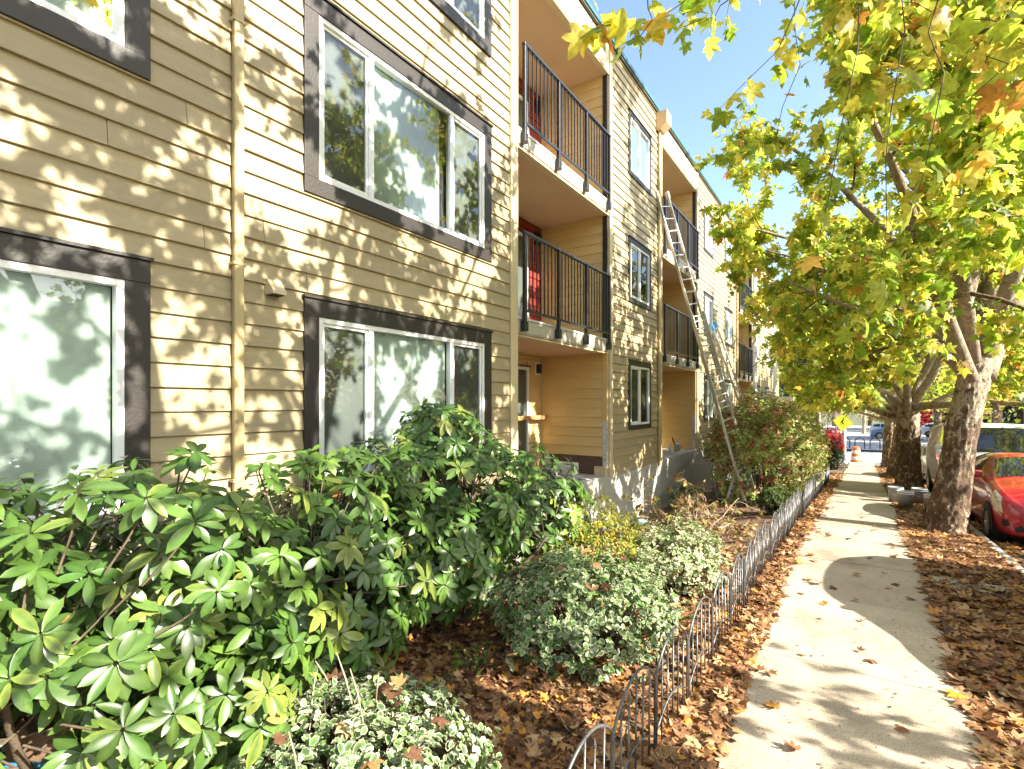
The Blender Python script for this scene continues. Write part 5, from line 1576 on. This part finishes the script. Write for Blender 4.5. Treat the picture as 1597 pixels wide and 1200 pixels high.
o = MB().box(-W_ / 2 - .004, W_ / 2 + .004, -0.0065, -0.0035, tz - 0.05, tz + 0.012).build('tape', M['tape'], None); o.location = (bp.x, bp.y, zb); o.rotation_euler = (0, 0, THETA); setpar(o, cb)
q = MB(); q.tube([(W_ * .32, -0.012, tz), (W_ * .48, -0.016, tz + 0.02), (W_ * .60, -0.01, tz + 0.035)], [0.012, 0.022, 0.010], 7, True, lambda i, a, p: 1 + 0.4 * math.sin(a * 3 + i)); o = q.build('tape_end', M['tape'], None); o.location = (bp.x, bp.y, zb); o.rotation_euler = (0, 0, THETA); setpar(o, cb)
# scrap of white paper caught in the tall rhododendron
pp = at(634, 738, 4.05)
q = MB(); ps_ = [pp + Vector((0.16 * math.cos(t) * (0.55 + 0.25 * math.sin(3 * t)), 0.16 * math.cos(t) * 0.5, 0.13 * math.sin(t) + 0.02 * math.sin(5 * t))) for t in [6.283 * k / 11 for k in range(11)]]
q.v = [tuple(pp + Vector((0.05, -0.02, 0.0)))] + [tuple(v_) for v_ in ps_]; q.f = [(0, 1 + k, 1 + (k + 1) % 11) for k in range(11)]
_o = q.build('paper_scrap', M['primer'], None); _m = _o.modifiers.new('thickness', 'SOLIDIFY'); _m.thickness = 0.002
tag(_o, 'crumpled white paper scrap caught in the tall rhododendron', 'paper')
# white cord hanging down the wall behind the long ladder
cp = [at(1104, 640, 15.6), at(1107, 690, 15.4), at(1111, 735, 15.0), at(1118, 775, 14.4), at(1122, 800, 14.0)]
cp[-1].z = bed(cp[-1].x, cp[-1].y) + 0.01
mb = MB(); mb.tube(cp, 0.012, 6)
tag(mb.build('cord', M['primer'], None, smooth=True), 'thin white cord hanging down beside the second patio', 'cord')
# crumbs of leaf and grit on the slabs
rs = np.random.RandomState(120); n = 700
ss = rs.uniform(1.6, 16, n); XY = np.column_stack([rs.uniform(-0.68, 0.54, n) + 0.0155 * ss, ss])
T = np.column_stack([XY, np.array([gz(a_, b_) for a_, b_ in XY]) + 0.008]); a_ = rs.uniform(0, 6.28, n)
R = frames(np.column_stack([np.cos(a_), np.sin(a_), np.zeros(n)]), np.column_stack([rs.normal(0, .2, n), rs.normal(0, .2, n), np.ones(n)]))
V, F, C = inst(*RHOMB, R, T, rs.uniform(0.008, 0.035, n), pick(rs, n, LIT + [(0.5, (0.10, 0.08, 0.06))]))
tag(mesh_obj('leaf_crumbs', np_mesh('leaf_crumbs', V, F, C), None, M['litter']), 'tiny leaf crumbs and grit strewn over the sidewalk', 'leaf litter', kind='stuff')
# brown leaves caught on top of the euonymus mounds
rs = np.random.RandomState(121)
for (mx, my, mr, mh, ct, lb) in ((-2.04, 1.54, 0.5, 0.50, 13, 'dry brown leaf caught on the cream edged euonymus'), (-1.80, 3.72, 0.5, 0.72, 10, 'dry brown leaf caught on the darker euonymus')):
    k = ct; th_ = rs.uniform(0, 6.28, k); rr_ = mr * np.sqrt(rs.uniform(0.05, 1, k))
    T = np.column_stack([mx + rr_ * np.cos(th_), my + rr_ * np.sin(th_), bed(mx, my) + mh * (0.42 + 0.62 * np.sqrt(np.clip(1 - (rr_ / 0.72) ** 2, 0, 1)))])
    R = frames(np.column_stack([rs.normal(size=k), rs.normal(size=k), rs.normal(0, .4, k)]), np.column_stack([rs.normal(0.2, .4, k), rs.normal(-0.2, .4, k), np.ones(k)]))
    leaf_objects('fallen_leaf', LITH, LIT, R, T, rs.uniform(0.06, 0.12, k), M['litter'], None, lambda o, i, lb=lb: tag(o, lb, 'fallen leaf', lb.replace('leaf', 'leaves')), seed=int(mx * -100), shades=3)

# ------------------------------------------------------------------ signs, poles, barrel, bike hoops
bl = empty('traffic_barrel', (0.05, 35.6, G(35.6) - 0.13), 'orange and white striped traffic barrel at the sidewalk end', 'barrel')
bz = G(35.6) - 0.13
MB().lathe([(0, 0), (0.40, 0), (0.42, 0.03), (0.36, 0.07), (0.30, 0.08)], (0.05, 35.6, bz), 28).build('base', M['rubber'], bl, smooth=True)
hs = [0.08, 0.28, 0.46, 0.64, 0.82, 0.98]
for k in range(5):
    ra, rb_ = 0.29 - 0.022 * k, 0.29 - 0.022 * (k + 1) + 0.004
    MB().lathe([(ra, hs[k]), (rb_, hs[k + 1]), (rb_ - 0.006, hs[k + 1])], (0.05, 35.6, bz), 28).build('band', M['orange' if k % 2 == 0 else 'white'], bl, smooth=True)
MB().lathe([(0.19, 0.98), (0.10, 1.04), (0, 1.05)], (0.05, 35.6, bz), 28).build('lid', M['orange'], bl, smooth=True)

def pole(name, x, s, h, r, label, mat='galv', arm=None):
    z0 = gz(x, s) if s < 36 else G(s) - 0.14
    root = empty(name, (x, s, z0), label, 'pole', None)
    MB().lathe([(r * 1.9, 0), (r * 1.9, 0.04), (r * 1.2, 0.06), (r, 0.15), (r * 0.8, h), (0, h + 0.01)], (x, s, z0 - 0.02), 16).build('shaft', M[mat], root, smooth=True)
    if arm:
        MB().tube([(x, s, z0 + h - 0.1), (x + arm * 0.5, s, z0 + h + 0.25), (x + arm, s, z0 + h + 0.3)], 0.035, 8).build('arm', M[mat], root, smooth=True)
        MB().box(x + arm - 0.1, x + arm + 0.5, s - 0.1, s + 0.1, z0 + h + 0.24, z0 + h + 0.36).build('lamp_head', M[mat], root, bevel=0.03)
    return root
pole('street_lamp', -0.55, 36.3, 8.2, 0.11, 'pale grey street lamp pole behind the pedestrian sign', arm=1.6)
pole('mast', -3.35, 22.6, 9.9, 0.09, 'grey metal mast standing against the facade beside the last balcony')
pole('mast', -3.30, 28.2, 9.4, 0.07, 'thin grey mast near the far end of the facade')
pole('utility_pole', 11.6, 58, 9.0, 0.16, 'white pole across the crossing beside the dark cedars')

def diamond_sign(x, s, zc_, size, label, figure, pole_top=None, face=0.0, rnd=0.0):
    z0 = G(s) - 0.14
    root = empty('road_sign', (x, s, z0), label, 'sign', 'yellow diamond road signs')
    MB().box(x - 0.025, x + 0.025, s + 0.01, s + 0.05, z0, pole_top or zc_ + size * 0.6).build('post', M['galv'], root)
    h = size * 0.707
    q = MB(); q.prism([(0, -h), (h, 0), (0, h), (-h, 0)], 1, -0.004, 0.004); o = q.build('plate', M['yellow_sign'], None); o.location = (x, s - 0.004, zc_); o.rotation_euler = (0, rnd, THETA * face); setpar(o, root)
    bq = MB(); hh = h * 0.93; t_ = h * 0.035
    for (a, b) in (((0, -hh), (hh, 0)), ((hh, 0), (0, hh)), ((0, hh), (-hh, 0)), ((-hh, 0), (0, -hh))):
        bq.beam((a[0], -0.007, a[1]), (b[0], -0.007, b[1]), 0.003, t_)
    o = bq.build('border', M['sign_black'], None); o.location = (x, s - 0.004, zc_); o.rotation_euler = (0, rnd, THETA * face); setpar(o, root)
    if figure:
        f = MB(); u = h * 0.5
        def seg(a, b, w): f.beam((a[0] * u, -0.0075, a[1] * u), (b[0] * u, -0.0075, b[1] * u), 0.004, w * u)
        f.prism([(0.08 * u + 0.13 * u * math.cos(t * math.pi / 5), 0.82 * u + 0.13 * u * math.sin(t * math.pi / 5)) for t in range(10)], 1, -0.0095, -0.0055)
        seg((0.05, 0.62), (0.0, 0.0), 0.26); seg((0.0, 0.05), (0.28, -0.45), 0.15); seg((0.28, -0.45), (0.30, -0.9), 0.13)
        seg((0.0, 0.05), (-0.18, -0.45), 0.15); seg((-0.18, -0.45), (-0.45, -0.8), 0.13)
        seg((0.08, 0.55), (0.35, 0.15), 0.11); seg((0.0, 0.55), (-0.32, 0.18), 0.11)
        o = f.build('walking_figure', M['sign_black'], None); o.location = (x, s - 0.004, zc_); o.rotation_euler = (0, 0, THETA * face); setpar(o, root)
    return root
diamond_sign(-0.60, 35.9, EYE - 1.13, 0.78, 'tilted yellow diamond pedestrian sign above the red shrub', True, rnd=0.18, face=0.6)
diamond_sign(2.85, 58.0, EYE - 2.55, 0.80, 'yellow green sign standing in the far car park', True, face=0.6)
diamond_sign(9.75, 58.0, EYE - 1.50, 0.85, 'yellow diamond sign in front of the dark cedars', False, face=0.6, pole_top=EYE + 1.5)
HOOP = MB(); HOOP.tube([(-0.35, 0, 0)] + [(-0.35 + 0.35 * (1 - math.cos(math.pi * k / 10)), 0, 0.55 + 0.3 * math.sin(math.pi * k / 10)) for k in range(11)] + [(0.35, 0, 0)], 0.035, 8)
HOOP = HOOP.mesh('bike_hoop', smooth=True); HOOP.materials.append(M['black_metal'])
for k in range(8):
    o = mesh_obj('bike_hoop', HOOP); o.location = (-1.6 + k * 0.95, 47.2, G(47.2) - 0.03); o.rotation_euler = (0, 0, 0.5)
    tag(o, 'dark bicycle parking hoop in the row across the cross street', 'bike rack', 'bicycle hoops in a row')

# ------------------------------------------------------------------ far trees
def far_tree(name, x, s, h, r, label, seed, pal, n=2200, leaf=0.30, cb_=0.25, cat='tree', group='trees beyond the crossing', conifer=False, mat='shrub', bare=False, z0=None, droop=False):
    rs = np.random.RandomState(seed); rg = random.Random(seed)
    zb = (G(s) - 0.05) if z0 is None else z0
    root = empty(name, (x, s, zb), label, cat, group)
    st = MB(); tpts = [Vector((x, s, zb - 0.2)), Vector((x + rg.uniform(-.1, .1) * h * .2, s, zb + h * 0.4)), Vector((x + rg.uniform(-.1, .1) * h * .2, s, zb + h * (0.95 if conifer else 0.7)))]
    st.tube(tpts, [0.035 * h * .8, 0.022 * h, 0.006 * h], 9, False)
    P = []
    nl = 40 if conifer else 26
    if bare: nl = 40
    ends = []
    for k in range(nl):
        t = (cb_ + (1 - cb_) * (k + rg.random()) / nl)
        a = rg.random() * 6.28
        if conifer:
            ln = r * (1 - t) ** 0.8 + 0.3; d = Vector((math.cos(a), math.sin(a), -0.25 if droop else 0.1)); p = Vector((x, s, zb + h * t * 0.97))
        else:
            ln = r * math.sqrt(max(0.1, 1 - ((t - 0.55) / 0.6) ** 2)) * rg.uniform(0.7, 1.1); d = Vector((math.cos(a), math.sin(a), 0.75 * t)); p = Vector((x, s, zb + h * (cb_ + (t - cb_) * 0.75) * 0.9))
        pts = curve(p, d, ln, 6, rg, 0.12 if conifer else 0.2, -0.03 if droop else 0.02)
        st.tube(pts, [0.012 * h * 0.5 * (1 - 0.13 * q) for q in range(7)], 5, False)
        ends.append(pts)
        if bare:
            for j in range(6):
                q, dd = along(pts, rg.uniform(0.3, 0.98)); tt = curve(q, turn(dd, 0.7, rg), ln * 0.45, 5, rg, 0.25)
                st.tube(tt, [0.03, 0.025, 0.02, 0.015, 0.012, 0.008], 4, False); ends.append(tt)
    st.build('trunk', M['bark'] if not bare else M['dry_stem'], root, smooth=True)
    T = []; 
    for i in range(n):
        p, d = along(ends[rg.randrange(len(ends))], rg.uniform(0.2, 1.0) ** 0.7)
        T.append(tuple(p + Vector((rg.gauss(0, 1), rg.gauss(0, 1), rg.gauss(0, .8))) * (0.10 * r if conifer else 0.16 * r)))
    T = np.array(T)
    dd = unit(rs, n); dd[:, 2] -= 0.8 if droop else 0.3
    R = frames(dd, rs.normal(0, .6, (n, 3)) + np.array([0.3, 0, .7])); S = leaf * rs.uniform(0.6, 1.3, n)
    V, F, C = inst(*(PALM_LO if not conifer else RHOMB), R, T, S, pick(rs, n, pal))
    mesh_obj('crown', np_mesh('crown', V, F, C), root, M[mat])
    return root
PINE = [(0.6, (0.035, 0.06, 0.025)), (0.4, (0.06, 0.085, 0.03))]
YEL = [(0.4, (0.40, 0.40, 0.05)), (0.3, (0.28, 0.32, 0.04)), (0.2, (0.5, 0.42, 0.08)), (0.1, (0.2, 0.25, 0.03))]
for k, (x, s, h, r) in enumerate(((-9.5, 66, 21, 4.6), (-6.2, 74, 17, 4.2), (-14, 78, 20, 5), (-2.5, 92, 15, 4.5))):
    far_tree('pine_tree', x, s, h, r, ['tall dark pine rising behind the far end of the building', 'lower pine beside the tallest one past the building end', 'broad pine hidden mostly behind the building end', 'distant pine above the car park'][k], 200 + k, PINE, 5200, 0.62, 0.22, conifer=True, mat='needle')
for k, (x, s, h, r) in enumerate(((8.5, 62, 12, 3.0), (12.5, 64, 14, 3.4), (15.5, 60, 12, 3.2))):
    far_tree('cedar_tree', x, s, h, r, ['dark drooping cedar behind the yellow diamond sign', 'tallest dark cedar beside the white pole', 'dark cedar furthest along the cross street'][k], 210 + k, [(1, (0.025, 0.05, 0.03))], 4200, 0.55, 0.1, conifer=True, mat='needle', droop=True)
far_tree('bare_tree', 0.8, 70, 7.5, 4.2, 'grey half bare tree over the far car park', 220, [(1, (0.30, 0.24, 0.12))], 900, 0.20, 0.25, bare=True)
far_tree('bare_tree', -3.8, 76, 9.0, 4.6, 'taller grey bare tree behind the street lamp', 221, [(1, (0.28, 0.24, 0.13))], 900, 0.20, 0.25, bare=True)
far_tree('maple_tree', 7.2, 76, 6.2, 2.6, 'deep red maple beyond the white van', 222, [(0.6, (0.30, 0.02, 0.035)), (0.4, (0.40, 0.05, 0.06))], 2600, 0.28, 0.15)
for k, (x, s, h, r) in enumerate(((4.0, 82, 9, 4), (12, 84, 11, 5), (19, 78, 10, 5), (-7, 96, 10, 5), (24, 58, 10, 5), (2, 100, 11, 6), (-15, 98, 13, 6), (28, 90, 13, 6))):
    far_tree('autumn_tree', x, s, h, r, ['small yellow tree behind the far car park', 'yellow green tree behind the cedars', 'yellow tree beside the dark cedars', 'yellow tree behind the bare ones', 'yellow tree along the cross street past the white pole', 'yellow tree at the back of the car park', 'yellow tree behind the pines', 'yellow tree at the far end of the cross street'][k], 230 + k, YEL, 2600, 0.36, 0.15)
for k, (x, s, h, r) in enumerate(((8.3, 49.5, 11.5, 4.6), (11.8, 51.5, 12.5, 4.8), (5.6, 55.0, 11.0, 4.2))):
    far_tree('autumn_tree', x, s, h, r, ['tall yellow green tree just across the cross street by the red maple', 'tall yellow green tree across the cross street in front of the cedars', 'yellow green tree beside the small car park sign'][k], 270 + k, YEL, 4200, 0.30, 0.34)
for k, (x, s, h, r) in enumerate(((13.5, 38, 7.0, 4.0), (13.0, 28, 7.2, 4.2), (13.4, 18, 7.0, 4.2), (13.2, 8.5, 7.3, 4.2), (13.5, -1, 7.0, 4.2), (13.0, -11, 7.2, 4.2))):
    far_tree('street_tree', x, s, h, r, 'yellow green street tree in the row across the road', 250 + k, YEL, 3200, 0.24, 0.22, group='trees across the road', z0=G(s) - 0.02)
# hedge and house across the road (seen mirrored in the windows)
hz = []
hb = empty('house', (22, 8, 0), 'grey house across the road behind the street trees', 'house')
MB().box(19, 27, 0, 18, 0.0, 4.2).build('wall', M['concrete_wall'], hb)
MB().prism([(18.5, 4.2), (27.5, 4.2), (23, 6.6)], 1, -0.5, 18.5).build('roof', M['roof'], hb)
for y in (2.5, 6.5, 11, 15):
    w_ = MB().box(18.95, 19.0, y - 0.7, y + 0.7, 1.2, 2.6).build('window', M['white'], hb)
    MB().box(18.94, 18.949, y - 0.62, y + 0.62, 1.28, 2.52).build('pane', M['car_glass'], w_)
#@@END
